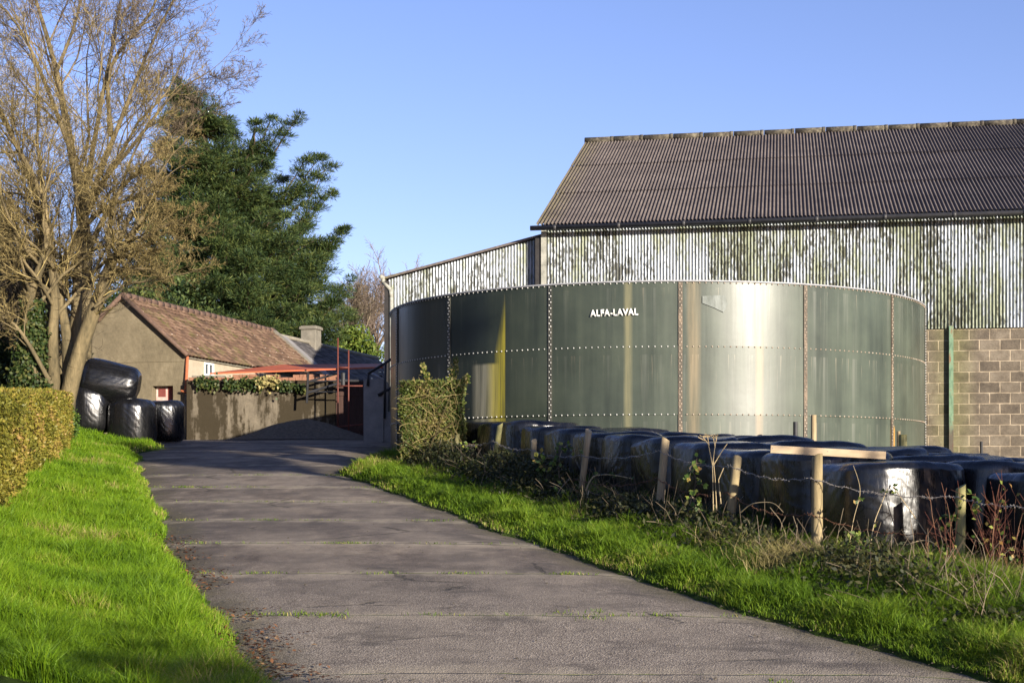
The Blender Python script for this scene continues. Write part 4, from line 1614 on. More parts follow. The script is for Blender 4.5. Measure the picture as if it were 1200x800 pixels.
# square ivy hedge by the bales
ih = thing('ivy_hedge', 'square clipped hedge tangled with ivy and bare stems at the corner of the tank', 'hedge', (P(504, 0, 28.3).x, 28.6, gz(-1.6, 28.6)))
io = Vector(ih.location)
xa, xb = P(467, 0, 28).x - io.x, P(541, 0, 28).x - io.x
zt0 = P(0, 446, 28).z - io.z
N = 17000
sel = RNG.random(N)
x = xa + (xb - xa) * RNG.random(N)
zq = zt0 * (.02 + .98 * RNG.random(N))
yq = -.30 + np.abs(RNG.normal(size=N)) * .10 + .10 * (vnoise(x, zq, 2.2, 41) - .5)
tp_ = sel < .22
zq = np.where(tp_, zt0 + .02 - np.abs(RNG.normal(size=N)) * .06 + .06 * (vnoise(x, x * 0, 4, 43) - .5), zq)
yq = np.where(tp_, -.3 + 1.1 * RNG.random(N), yq)
rs_ = (sel > .84)
x = np.where(rs_, xb - np.abs(RNG.normal(size=N)) * .07, x)
ls_ = (sel > .94)
x = np.where(ls_, xa + np.abs(RNG.normal(size=N)) * .07, x)
yq = np.where(rs_, -.3 + 1.1 * RNG.random(N), yq)
x = x + .12 * (vnoise(zq, yq, 2.5, 44) - .5) * (np.abs(x) > .5)
pos = np.stack([x, yq, zq], 1)
leaves('foliage', pos, unit(N) + np.array([[0, -.2, .1]]), unit(N) + np.array([[.2, -1., .4]]), .062, .045, M['leaf_ivyhedge'], ih,
       rnd=np.clip(.5 * RNG.random(N) + .7 * vnoise(x * 1.0, zq, 3.0, 45) - .1, 0, 1), fold=.12)
segs = []
for q in range(230):
    p = Vector((random.uniform(xa, xb), -.30 + random.uniform(-.05, .12), random.uniform(.1, zt0)))
    d = Vector((random.uniform(-1, 1), random.uniform(-.25, .1), random.uniform(-.5, 1))).normalized()
    for w_ in range(4):
        p2 = p + d * random.uniform(.06, .13)
        segs.append((*p, *p2, .0042, .0034))
        p = p2
        d = (d + Vector((random.uniform(-.8, .8), random.uniform(-.2, .15), random.uniform(-.5, .3)))).normalized()
        if not (xa - .05 < p.x < xb + .05 and 0 < p.z < zt0):
            break
for (x0q, z0q, x1q, z1q) in ((.0, .35, .42, 1.45), (-.1, .15, .25, 1.0), (-.5, .5, -.05, .25), (.1, .6, .5, .9)):
    segs.append((x0q, -.40, z0q, x1q, -.36, z1q, .011, .008))
tube_obj('bare_stems', segs, 4, M['twig_gold'], ih)
MB().box2((xa + .10, -.20, -.3), (xb - .10, .72, zt0 - .10)).build('inner_core', M['hedge_core'], ih)
N = 420
sp = np.array([[xa + .52, -.1, zt0], [xa + .98, -.1, zt0], [xb - .02, -.1, zt0 - .1]])
ln_ = np.array([.34, .46, .22])
k_ = RNG.integers(0, 3, N)
tq = RNG.random(N)
lean_ = np.array([-.08, .12, .12])
pos = sp[k_] + np.stack([lean_[k_] * tq + RNG.normal(size=N) * .055 * (1.1 - tq), RNG.normal(size=N) * .05, ln_[k_] * tq], 1)
leaves('ivy_shoots', pos, unit(N) + np.array([[0, 0, .8]]), unit(N) + np.array([[.3, -1, .3]]), .075, .05, M['leaf_ivyhedge'], ih, fold=.1)

# ivy clumps hanging over the yard wall
for k, (px, wpx, py0, py1) in enumerate(((243, 26, 438, 452), (287, 44, 438, 455), (335, 22, 445, 453), (353, 12, 447, 455), (315, 26, 436, 452))):
    c = P(px, (py0 + py1) / 2 + 1.5, YW - .05)
    hw_ = wpx / F * YW / 2
    hh = (py1 - py0) / F * YW / 2
    N = int(330 * wpx / 30)
    pos = np.stack([(RNG.random(N) * 2 - 1) * hw_ * 1.05, -.06 - np.abs(RNG.normal(size=N)) * .09, RNG.normal(size=N) * hh * .42 - .1 * np.abs(RNG.normal(size=N)) * vnoise(RNG.random(N) * 4, RNG.random(N), 1)], 1)
    lab = ['bushy ivy clump hanging over the yard wall nearest the orange drainpipe', 'widest dark ivy clump hanging over the middle of the yard wall', 'small ivy clump below the brick coping of the yard wall',
           'smallest ivy tuft by the black bracket on the yard wall', 'pale dry ivy patch on the coping between green clumps'][k]
    o = leaves('ivy_clump', pos, unit(N) + np.array([[0, -.3, -.5]]), unit(N) + np.array([[.3, -1, .6]]), .11, .085, M['grass_dry' if k == 4 else 'leaf_ivy'], None, fold=.1)
    o.location = c
    tag(o, lab, 'ivy', 'ivy on the yard wall')

# ------------------------------------------------------------------ bare trees
def perp_rand(d):
    u = d.cross(Vector((random.gauss(0, 1), random.gauss(0, 1), random.gauss(0, 1))))
    return u.normalized() if u.length > 1e-6 else Vector((1, 0, 0))


class Grow:
    def __init__(self, maxlev, nch, lf, rf, ang, up, wig, rmin):
        self.maxlev, self.nch, self.lf, self.rf, self.ang, self.up, self.wig, self.rmin = maxlev, nch, lf, rf, ang, up, wig, rmin
        self.segs = {}

    def seg(self, lev, p, q, r0, r1):
        self.segs.setdefault(lev, []).append((p.x, p.y, p.z, q.x, q.y, q.z, r0, r1))

    def along(self, pts, r0, r1, lev, start=.25, dens=1.0):
        """a stem given as points; children all along it"""
        n = len(pts) - 1
        tot = sum((b - a).length for a, b in zip(pts[:-1], pts[1:]))
        for i in range(n):
            ra, rb = r0 + (r1 - r0) * i / n, r0 + (r1 - r0) * (i + 1) / n
            self.seg(lev, pts[i], pts[i + 1], ra, rb)
        if lev >= self.maxlev:
            return
        m = max(1, int(self.nch[lev] * dens))
        for k in range(m):
            t_ = start + (1 - start) * (k + random.random()) / m
            f = min(t_ * n, n - 1e-3)
            i = int(f)
            p = pts[i].lerp(pts[i + 1], f - i)
            d = (pts[i + 1] - pts[i]).normalized()
            r = r0 + (r1 - r0) * t_
            a = random.uniform(*self.ang[lev])
            nd = (d * math.cos(a) + perp_rand(d) * math.sin(a)).normalized()
            L = tot * self.lf[lev] * (1.15 - .55 * t_) * random.uniform(.7, 1.2)
            self.grow(p, nd, L, max(r * self.rf[lev], self.rmin), lev + 1)
        # the stem's own tip goes on as a finer one
        d = (pts[-1] - pts[-2]).normalized()
        self.grow(pts[-1], d, tot * .35, max(r1 * .9, self.rmin), lev + 1)

    def grow(self, p, d, L, r, lev):
        n = 5 if lev <= 2 else (4 if lev == 3 else 3)
        pts = [p.copy()]
        for k in range(n):
            w_ = self.wig[min(lev, len(self.wig) - 1)]
            d = (d + Vector((random.gauss(0, w_), random.gauss(0, w_), random.gauss(0, w_) + self.up[min(lev, len(self.up) - 1)]))).normalized()
            p = p + d * (L / n)
            pts.append(p.copy())
        self.along(pts, r, max(r * .45, self.rmin * .8), lev, .15)

    def build(self, root, split, tm, cm, origin):
        o_ = np.array(origin)
        tr = [s for l, v in self.segs.items() if l <= split for s in v]
        cr = [s for l, v in self.segs.items() if l > split for s in v]
        a = tube_obj('trunk', tr, 9, tm, root, loc=o_)
        c = tube_obj('crown', cr, 3, cm, root, loc=o_)
        print(root.name, 'segs', len(tr), len(cr))
        return a, c


def smooth_path(pts, sub=4):
    out = []
    n = len(pts)
    for i in range(n - 1):
        p0, p1, p2, p3 = pts[max(i - 1, 0)], pts[i], pts[i + 1], pts[min(i + 2, n - 1)]
        for k in range(sub):
            t_ = k / sub
            out.append(.5 * ((2 * p1) + (-p0 + p2) * t_ + (2 * p0 - 5 * p1 + 4 * p2 - p3) * t_ * t_ + (-p0 + 3 * p1 - 3 * p2 + p3) * t_ ** 3))
    out.append(pts[-1])
    return out


def stem(G, px_pts, Y, r0, r1, dy=0.0, start=.25, dens=1.0, lev=0):
    n = len(px_pts)
    pts = [P(px, py, Y + dy * i / (n - 1)) + Vector((random.uniform(-.03, .03), random.uniform(-.1, .1), 0)) for i, (px, py) in enumerate(px_pts)]
    G.along(smooth_path(pts), r0, r1, lev, start, dens)


random.seed(21)
YA = 36.5
ta = thing('bare_tree', 'multi stemmed leafless tree with golden twigs and ivy at its foot behind the hedge', 'tree', P(72, 495, YA))
G = Grow(4, [12, 7, 5, 4], [.37, .60, .58, .60], [.42, .50, .55, .62], [(.5, 1.15), (.4, 1.0), (.4, 1.0), (.4, 1.1)], [.0, .04, .05, .04, .02], [.10, .14, .17, .19, .20], .0040)
stem(G, [(72, 500), (88, 430), (108, 370), (125, 322), (132, 306)], YA, .22, .13, -.8, .45, .35)
stem(G, [(132, 306), (146, 265), (170, 228), (196, 190)], YA - .8, .06, .02, -.6, .05, 1.0)
stem(G, [(130, 308), (156, 288), (186, 268), (208, 258)], YA - .8, .05, .015, -.4, .05, .9)
stem(G, [(128, 312), (130, 260), (150, 200), (168, 150)], YA - .8, .06, .02, .6, .05, 1.1)
stem(G, [(75, 498), (86, 400), (90, 330), (97, 250), (112, 150)], YA + .4, .20, .035, .6, .35, 1.2)
stem(G, [(66, 498), (62, 400), (66, 350), (56, 270), (42, 165)], YA, .17, .035, -.3, .35, 1.2)
stem(G, [(80, 498), (78, 400), (72, 330), (100, 250), (150, 165)], YA + .2, .16, .04, .6, .4, 1.2)
stem(G, [(56, 498), (33, 400), (33, 350), (55, 295), (50, 235), (15, 160)], YA - .6, .16, .05, -.2, .3, 1.2)
stem(G, [(52, 310), (25, 285), (0, 262), (-40, 235)], YA - .4, .12, .05, -.6, .1, 1.3)
stem(G, [(66, 350), (40, 230), (10, 150), (-30, 90)], YA - .2, .10, .03, -.4, .3, 1.0)
stem(G, [(95, 270), (122, 242), (152, 234), (182, 215)], YA + .3, .07, .02, -1.2, .2, 1.0)
stem(G, [(62, 450), (30, 395), (5, 372), (-30, 360)], YA - .7, .06, .015, -.6, .2, 1.1)
stem(G, [(112, 360), (145, 335), (175, 330), (205, 322)], YA - .6, .04, .01, -.8, .2, .8)
stem(G, [(98, 330), (135, 300), (168, 296), (200, 286)], YA - .2, .05, .01, -1.0, .2, .8)
G.build(ta, 1, M['bark_pale'], M['twig_gold'], ta.location)
# the ivy on the trunks is a plant of its own
iv = thing('tree_ivy', 'green ivy wrapped around the foot of the multi stemmed bare tree', 'ivy', P(46, 498, YA - .5))
N = 9000
a_ = RNG.random(N) * 2 * math.pi
h_ = RNG.random(N) ** 1.25 * 3.1
cxv = (-.12 - .12 * np.sin(h_)) + RNG.normal(size=N) * .06
rr = (.46 - .10 * h_) * (.65 + .7 * vnoise(a_ * 1.2, h_, 1.7, 51))
pos = np.stack([cxv + rr * np.cos(a_) + RNG.normal(size=N) * .05, rr * np.sin(a_) * .8 + RNG.normal(size=N) * .05, h_], 1)
m2 = RNG.random(N) < .12
pos[m2, 0] = RNG.random(m2.sum()) * .65 - .3
pos[m2, 2] = RNG.random(m2.sum()) ** 1.5 * 1.15
pos[m2, 1] = -.2 - RNG.random(m2.sum()) * .3
nrm_ = np.stack([np.cos(a_), np.sin(a_), np.full(N, .4)], 1) + unit(N) * .5
leaves('ivy_leaves', pos, unit(N) + np.array([[0, 0, -.4]]), nrm_, .10, .08, M['leaf_ivy'], iv, fold=.12)

random.seed(33)
YB = 42.0
tb = thing('bare_tree', 'tallest leafless tree with fine grey brown branches reaching above the picture top', 'tree', P(96, 500, YB))
G = Grow(4, [10, 7, 5, 4], [.34, .52, .55, .55], [.42, .5, .55, .62], [(.35, .9), (.35, .9), (.4, 1.0), (.4, 1.0)], [.0, .05, .05, .04, .02], [.08, .12, .16, .2, .22], .0050)
stem(G, [(96, 500), (99, 380), (98, 270), (82, 170), (62, 70), (28, -40)], YB, .26, .03, .5, .5, 1.1)
stem(G, [(97, 260), (118, 130), (134, 40), (150, -50)], YB, .08, .02, .8, .25, 1.1)
stem(G, [(98, 250), (138, 150), (172, 65), (215, -20)], YB, .085, .02, -.8, .25, 1.2)
stem(G, [(104, 230), (158, 165), (200, 112), (246, 84)], YB, .07, .012, -1.2, .3, 1.0)
stem(G, [(84, 180), (50, 90), (20, 30), (-25, -20)], YB, .07, .02, -1.2, .3, 1.0)
stem(G, [(100, 300), (145, 220), (190, 180), (232, 140)], YB, .09, .015, .6, .35, .9)
stem(G, [(66, 90), (90, 20), (100, -50)], YB, .06, .02, .6, .2, 1.0)
stem(G, [(130, 160), (128, 80), (180, 10), (192, -50)], YB, .07, .02, .4, .2, 1.0)
G.build(tb, 0, M['bark_pale'], M['twig_brown'], tb.location)

# a thicket of thin stems at the left edge
random.seed(52)
YT = 39.5
tk = thing('bare_tree', 'low thicket of thin brown leafless stems behind the hedge at the left edge', 'tree', P(22, 500, YT))
G = Grow(3, [12, 8, 6], [.40, .55, .55], [.45, .5, .6], [(.3, .9), (.4, 1.0), (.4, 1.1)], [.0, .04, .03, .02], [.08, .13, .18, .20], .0042)
for k in range(9):
    x0q = -10 + 12 * k + random.uniform(-4, 4)
    tx_ = x0q + random.uniform(-22, 22)
    ty_ = random.uniform(190, 300)
    stem(G, [(x0q, 505), (x0q + random.uniform(-6, 6), 420), ((x0q + tx_) / 2, 350), (tx_, ty_)], YT + random.uniform(-.8, .8), .06, .014, random.uniform(-.6, .6), .2, 1.0)
G.build(tk, 0, M['bark_pale'], M['twig_brown'], tk.location)

# trees far behind the roofs
random.seed(5)
for k, (px, base, topy, Y, sp, lab, mat_) in enumerate(((440, 430, 325, 95, 1.0, 'distant leafless tree with grey twigs against the sky left of the lean-to downpipe', 'twig_grey'),
                                                        (408, 425, 345, 88, .8, 'distant reddish brown leafless tree behind the green bush and chimney', 'twig_brown'),
                                                        (470, 430, 335, 102, 1.0, 'distant leafless tree mostly hidden behind the lean-to', 'twig_grey'))):
    bp_ = P(px, base, Y)
    tt_ = thing('bare_tree', lab, 'tree', bp_, group='leafless trees far behind the roofs')
    G = Grow(3, [16, 9, 8], [.42, .5, .5], [.45, .5, .6], [(.4, 1.0), (.4, 1.0), (.4, 1.0)], [.05, .08, .05, .02], [.1, .15, .2, .22], .010)
    H = (base - topy) / F * Y
    pts = [bp_ + Vector((random.uniform(-.1, .1) * q, random.uniform(-.1, .1) * q, H * .8 * q / 5 - (3 if q == 0 else 0))) for q in range(6)]
    G.along(pts, .20, .05, 0, .25, 1.2)
    for m_ in range(3):
        a = 2.1 * m_ + k
        pts = [bp_ + Vector((math.cos(a) * H * .30 * sp * q / 4, math.sin(a) * H * .3 * sp * q / 4, H * (.15 + .62 * q / 4))) for q in range(5)]
        G.along(pts, .12, .03, 0, .2, .9)
    G.build(tt_, 0, M['bark_dark'], M[mat_], tt_.location)

# ------------------------------------------------------------------ the big conifer
random.seed(9)
YC = 74.0
cn = thing('conifer_tree', 'big dark green conifer with upswept branch tips behind the tiled roof', 'tree', P(272, 515, YC))
co_ = Vector(cn.location)
tsegs, bsegs, cl = [], [], []
axis = [P(272, 520, YC), P(270, 400, YC), P(262, 300, YC), P(252, 220, YC), P(238, 160, YC), P(214, 98, YC)]
axp = smooth_path(axis, 6)
for i, (a_, c_) in enumerate(zip(axp[:-1], axp[1:])):
    tsegs.append((*a_, *c_, .55 * (1 - i / len(axp)) + .04, .55 * (1 - (i + 1) / len(axp)) + .03))
ax2 = smooth_path([P(262, 300, YC), P(285, 230, YC + .5), P(292, 180, YC + .6), P(300, 150, YC + .6)], 5)
for i, (a_, c_) in enumerate(zip(ax2[:-1], ax2[1:])):
    tsegs.append((*a_, *c_, .2 * (1 - i / len(ax2)) + .03, .2 * (1 - (i + 1) / len(ax2)) + .03))


def con_branch(p, tip, fr, dens=1.0):
    """one bough: hangs a little, then lifts at its tip; foliage in flattened clumps along it"""
    d = tip - p
    L = d.length
    n = 9
    pts = []
    for k in range(n + 1):
        t_ = k / n
        q = p.lerp(tip, t_)
        q.z += L * (-.13 * math.sin(math.pi * t_) + 0.03 * math.sin(3 * t_ * math.pi))
        q += Vector((random.gauss(0, .05), random.gauss(0, .05), random.gauss(0, .05))) * (L / 3)
        pts.append(q)
    pts[-1] = tip
    for k in range(n):
        bsegs.append((*pts[k], *pts[k + 1], .07 * (1 - k / n) + .012, .07 * (1 - (k + 1) / n) + .012))
    m = int(L * 6.2 * dens)
    for k in range(m):
        t_ = 1 - (random.random() ** 1.25) * .82
        f = min(t_ * n, n - 1e-3)
        i = int(f)
        q = pts[i].lerp(pts[i + 1], f - i)
        dr = (pts[i + 1] - pts[i]).normalized()
        rad = fr * (.25 + .9 * math.sin(math.pi * min(1, (1 - t_) * 1.6 + .12)) ** 1) * random.uniform(.7, 1.2)
        cl.append((q + Vector((random.gauss(0, .35), random.gauss(0, .35), random.gauss(0, .12))) * rad, dr, rad))


def ax_at(z):
    for a_, c_ in zip(axp[:-1], axp[1:]):
        if a_.z <= z <= c_.z:
            return a_.lerp(c_, (z - a_.z) / (c_.z - a_.z))
    return axp[-1].copy()


zs_ = [P(0, y, YC).z for y in (430, 380, 330, 280, 230, 180, 140, 100)]
rs_ = [5.5, 6.0, 5.6, 4.8, 3.9, 2.9, 1.8, .6]
for k in range(430):
    z = random.uniform(zs_[0] - .5, zs_[-1] - .4)
    z = zs_[0] - .5 + (zs_[-1] - zs_[0]) * random.random() ** 1.15
    z = zs_[0] + round((z - zs_[0]) / 1.25) * 1.25 + random.gauss(0, .16)
    R_ = float(np.interp(z, zs_, rs_)) * random.uniform(.6, 1.08)
    a = random.uniform(0, 2 * math.pi)
    p = ax_at(z - R_ * .22)
    tip = p + Vector((math.cos(a) * R_, math.sin(a) * R_, R_ * random.uniform(.12, .34)))
    con_branch(p, tip, .46 + R_ * .05)
for (sx, sy, ex_, ey) in ((285, 195, 352, 134), (290, 190, 333, 146), (285, 190, 318, 139), (295, 255, 378, 181), (300, 270, 389, 193), (300, 245, 372, 205), (300, 300, 391, 222), (300, 255, 362, 182), (300, 290, 378, 231),
                         (310, 350, 405, 266), (310, 335, 398, 282), (310, 380, 413, 326), (315, 390, 408, 340), (320, 400, 398, 350), (310, 360, 385, 300), (318, 395, 392, 372), (232, 150, 205, 95), (240, 160, 250, 118), (240, 170, 198, 108),
                         (292, 200, 300, 142), (285, 205, 270, 150), (250, 250, 180, 200), (250, 270, 172, 235), (255, 300, 165, 262), (250, 220, 188, 170)):
    dy = random.uniform(-1.2, .6)
    con_branch(P(sx, sy, YC), P(ex_, ey, YC + dy), .42, 1.2)
# a shower of fine sprays in each clump
C_ = np.array([(*q[0],) for q in cl])
D_ = np.array([(*q[1],) for q in cl])
R_ = np.array([q[2] for q in cl])
per = 60
N = len(cl) * per
ci = np.repeat(np.arange(len(cl)), per)
u_ = unit(N) * (RNG.random(N) ** .5)[:, None]
pos = C_[ci] + u_ * R_[ci][:, None] * np.array([[1.0, 1.0, .21]])
dr = D_[ci] * .45 + u_ * 1.1 * np.array([[1, 1, .6]]) + unit(N) * .5 + np.array([[0, 0, .02]])
leaves('crown', pos, dr, unit(N) * .6 + np.array([[0, -.4, .7]]), .18 + .17 * RNG.random(N), .036, M['leaf_conifer'], cn,
       rnd=np.clip(.55 * RNG.random(N) + .45 * RNG.random(len(cl))[ci], 0, 1), origin=co_, fold=.1)
print('conifer sprays', N)
tube_obj('trunk', tsegs, 9, M['bark_dark'], cn, loc=np.array(co_))
tube_obj('boughs', bsegs, 5, M['bark_dark'], cn, loc=np.array(co_))


def leafy(name, label, cat, base, rx, ry_, rz_, n, ncl, mat, ln, wd, seed, clr=.38, trunk=True):
    """an evergreen: clumps of leaves on boughs round a short trunk"""
    random.seed(seed)
    o_ = thing(name, label, cat, base)
    segs, cen = [], []
    for k in range(ncl):
        u = Vector((random.gauss(0, 1), random.gauss(0, 1), random.gauss(0, 1))).normalized() * (random.random() ** .33)
        c = Vector((u.x * rx, u.y * ry_, rz_ * 1.05 + u.z * rz_))
        cen.append(c)
        foot = Vector((0, 0, max(.2, c.z * .45)))
        mid = foot.lerp(c, .55) + Vector((0, 0, -.15))
        segs += [(*foot, *mid, .06, .035), (*mid, *c, .035, .012)]
    cen = np.array(cen)
    rr_ = clr * (rx + rz_) * .5 * (.6 + .7 * RNG.random(ncl))
    ci_ = RNG.integers(0, ncl, n)
    u = unit(n) * (RNG.random(n) ** .45)[:, None]
    ps = cen[ci_] + u * rr_[ci_][:, None] * np.array([[1, 1, .75]])
    leaves('crown', ps, unit(n) + u, unit(n) + np.array([[0, -.3, .7]]), ln, wd, mat, o_, rnd=np.clip(.6 * RNG.random(n) + .4 * RNG.random(ncl)[ci_], 0, 1), fold=.1)
    segs.append((0, 0, -.5, 0, 0, rz_ * 1.2, .16, .08))
    tube_obj('trunk', segs, 6, M['bark_dark'], o_)
    return o_


leafy('evergreen_shrub', 'bright green rounded bush on the slate roof line right of the chimney', 'bush', P(412, 450, 78), 1.5, 1.3, 1.45, 11000, 42, M['leaf_bush'], .20, .10, 3)
leafy('evergreen_shrub', 'dense dark evergreen filling the gap behind the trunks at the left edge', 'bush', P(2, 512, 42.5), 2.1, 1.5, 2.9, 20000, 100, M['leaf_yew'], .16, .09, 4)
leafy('evergreen_shrub', 'dark evergreen bush close behind the hedge at the left picture edge', 'bush', P(-20, 512, 38), 1.2, 1.2, 1.5, 8000, 40, M['leaf_yew'], .14, .08, 6)
leafy('evergreen_shrub', 'low dark green shrub between the conifer and the tiled ridge', 'bush', P(175, 470, 66), 2.7, 1.4, 2.8, 12000, 60, M['leaf_conifer'], .22, .10, 8)

# ------------------------------------------------------------------ grass and the growth along the fence
def sample_y(n, y0, y1, p):
    u = RNG.random(n)
    return (y0 ** (1 - p) + u * (y1 ** (1 - p) - y0 ** (1 - p))) ** (1 / (1 - p))


def grass_patch(name, X, Y, h, mat, lean, dry, sc=1.0, dirbias=None):
    n = len(X)
    Z = ground(X, Y) - .01
    root = np.stack([X, Y, Z], 1)
    clump = vnoise(X, Y, 2.3, 61)
    clump2 = vnoise(X, Y, 6.5, 62)
    hh = h * (.45 + .7 * clump) * (.6 + .7 * clump2) * (.6 + .6 * RNG.random(n))
    rn = np.clip(.62 * RNG.random(n) + .42 * vnoise(X, Y, 1.1, 63) - .10 + .12 * (clump2 - .5) + dry, 0, 1)
    return blades(name, root, hh, (.0052 + .00042 * np.clip(Y - 9, 0, 30)) * (.7 + .6 * RNG.random(n)) * sc, mat, None, lean, rn, 'stuff', dirbias)


N = 330000
Y = sample_y(N, 8.6, 38.6, 1.75)
hx = np.interp(Y, [HA[1], HB[1]], [HA[0], HB[0]])
xmin = np.maximum(np.where(Y < 34.5, hx - .05 - .0 * Y, -12.5), -.375 * Y - .5)
xmin = np.where(Y < 13, -.375 * Y - .5, xmin)
xmax = XL(Y) + .06
X = xmin + (xmax - xmin) * RNG.random(N)
edge = np.clip((xmax - X) / .5, 0, 1)
keep = RNG.random(N) < (.22 + .78 * edge) * (.35 + .65 * np.clip(vnoise(X, Y, 3.3, 64) * 2.2, 0, 1))
X, Y, edge = X[keep], Y[keep], edge[keep]
h = (.085 + .15 * np.clip(edge + .1, 0, 1)) * (1.15 - .012 * (Y - 9))
dry = np.where(vnoise(X, Y, .7, 65) > .72, .22, 0) + .18 * (1 - edge)
o = grass_patch('grass', X, Y, h, M['grass_left'], .75, dry)
N = 300000
Y = sample_y(N, 9.0, 31.0, 1.45)
xr = XR(Y) - .07
xf = F0.x + (Y - F0.y) * (FD.x / FD.y) + .9
xf = np.where(Y > 27, np.minimum(xf, -1.2 + 0 * Y), xf)
X = xr + (np.maximum(xf, xr + .2) - xr) * RNG.random(N)
w_ = wfence(X, Y)
edge = np.clip((X - xr) / .45, 0, 1)
keep = (RNG.random(N) < (.25 + .75 * edge) * (.35 + .65 * np.clip(vnoise(X, Y, 3.3, 66) * 2.2, 0, 1))) & (X < .40 * Y + .5)
X, Y, edge, w_ = X[keep], Y[keep], edge[keep], w_[keep]
h = (.07 + .16 * edge) * (1 + .8 * sstep(-1.1, .1, w_))
dry = .16 * (vnoise(X, Y, .9, 67) > .62) + .20 * (1 - edge) + .10 * sstep(-.9, .2, w_)
o = grass_patch('grass', X, Y, h, M['grass_right'], .9, dry)

N = 70000                                                           # rougher grass to either side of the view
Y = sample_y(N, 7.0, 36.0, 1.3)
lft = RNG.random(N) < .45
hx = np.interp(Y, [HA[1], HB[1]], [HA[0], HB[0]]) - 1.0
X = np.where(lft, hx - 5 * RNG.random(N), F0.x + (Y - F0.y) * (FD.x / FD.y) + .9 + 9 * RNG.random(N))
keep = lft | ((Y < 18) & (wfence(X, Y) > .5)) & (np.hypot(X - TC[0], Y - TC[1]) > TR + .2)
X, Y = X[keep], Y[keep]
o = grass_patch('grass', X, Y, np.full(len(X), .20), M['grass_right'], .9, np.full(len(X), .06), 2.2)

# tufts in the joints and moss pads on the lane
tx, ty = [], []
random.seed(3)
for k in range(130):
    jn = random.choice(range(0, 7))
    yj = 13.02 + 2.45 * jn
    xa_, xb_ = float(XL(yj)), float(XR(yj))
    x0q = random.uniform(xa_, xb_)
    for q in range(int(random.expovariate(1 / 10)) + 3):
        x_ = x0q + random.gauss(0, .10)
        tx.append(x_)
        ty.append(yj - .02 * x_ + random.gauss(0, .025))
for (px, py) in ((568, 616), (690, 707), (640, 690), (700, 712), (590, 672), (1110, 770), (340, 718), (385, 719), (365, 718), (395, 720), (600, 675), (660, 716), (915, 800), (470, 660), (425, 672)):
    Yq = 12.0
    for it in range(30):
        Yq = (EYE - float(g0(Yq))) * F / (py - HZ)
    for q in range(26):
        tx.append((px - 600) / F * Yq + random.gauss(0, .07))
        ty.append(Yq + random.gauss(0, .06))
tx, ty = np.array(tx), np.array(ty)
root = np.stack([tx, ty, g0(ty) - .005], 1)
blades('joint_weeds', root, .02 + .035 * RNG.random(len(tx)), .007, M['grass_right'], None, 1.2, RNG.random(len(tx)), 'stuff')
# fallen leaves along the left edge of the lane
N = 1500
Y = 10.3 + 9 * RNG.random(N) ** 1.4
X = XL(Y) + RNG.normal(size=N) * .20 + .12
c_ = (Y > 11.4) & (Y < 13.9) & (RNG.random(N) < .5)
X = np.where(c_, X + .12 * RNG.random(N), X)
Z = np.maximum(g0(Y), ground(X, Y)) + .012 + .02 * RNG.random(N)
Z = np.where(X < XL(Y), Z + .03, Z)
keep = vnoise(X, Y, 1.6, 71) > .42
pos = np.stack([X, Y, Z], 1)[keep]
n = len(pos)
o = leaves('leaf_litter', pos, unit(n) * np.array([[1, 1, .25]]), np.array([[0, 0, 1.]]) + unit(n) * .35, .028 + .036 * RNG.random(n), .028, M['leaf_litter'], None, fold=.2)
o['kind'] = 'stuff'
# soil crumbs and grit on the lane edge
N = 900
Y = 9.5 + 20 * RNG.random(N) ** 1.6
left = RNG.random(N) < .5
X = np.where(left, XL(Y) + np.abs(RNG.normal(size=N)) * .22, XR(Y) - np.abs(RNG.normal(size=N)) * .22)
anyw = RNG.random(N) < .35
X = np.where(anyw, XL(Y) + (XR(Y) - XL(Y)) * RNG.random(N), X)
vs, fs = [], []
for x, y, s_ in zip(X, Y, .006 + .012 * RNG.random(N) ** 3):
    z = float(g0(y)) + .006
    b0 = len(vs)
    for q in ((1, 0, 0), (-.3, .9, .1), (-.8, -.6, 0), (.1, .1, .9)):
        vs.append((x + q[0] * s_ * random.uniform(.7, 1.3), y + q[1] * s_ * random.uniform(.7, 1.3), z + q[2] * s_))
    fs += [(b0, b0 + 1, b0 + 3), (b0 + 1, b0 + 2, b0 + 3), (b0 + 2, b0, b0 + 3)]
o = np_mesh('grit', vs, np.array(fs), M['gravel'])
o['kind'] = 'stuff'

# dark tangle at the foot of the fence
N = 30000
s_ = -4.2 + 18.4 * RNG.random(N)
w_ = -.40 + RNG.normal(size=N) * .36
X = F0.x + FD.x * s_ + FV.x * w_
Y = F0.y + FD.y * s_ + FV.y * w_
env = (.18 + .52 * vnoise(s_, s_ * 0, .9, 81)) * np.exp(-((w_ + .35) / .65) ** 2)
zq = env * RNG.random(N) ** .8
pos = np.stack([X, Y, ground(X, Y) + zq], 1)
keep = (X < .40 * Y + .3) & ((s_ > 3.2) | (RNG.random(N) < .38))
pos = pos[keep]
n = len(pos)
rnu = np.clip(RNG.random(n) * .75 + .35 * (vnoise(pos[:, 0], pos[:, 1], 1.3, 82) - .4), 0, 1)
u1 = leaves('undergrowth', pos, unit(n) + np.array([[0, 0, .4]]), unit(n) + np.array([[-.5, -.5, .6]]), .045 + .05 * RNG.random(n), .035, M['leaf_undergrowth'], None, rnd=rnu, fold=.1)
u1['kind'] = 'stuff'
segs = []
random.seed(17)
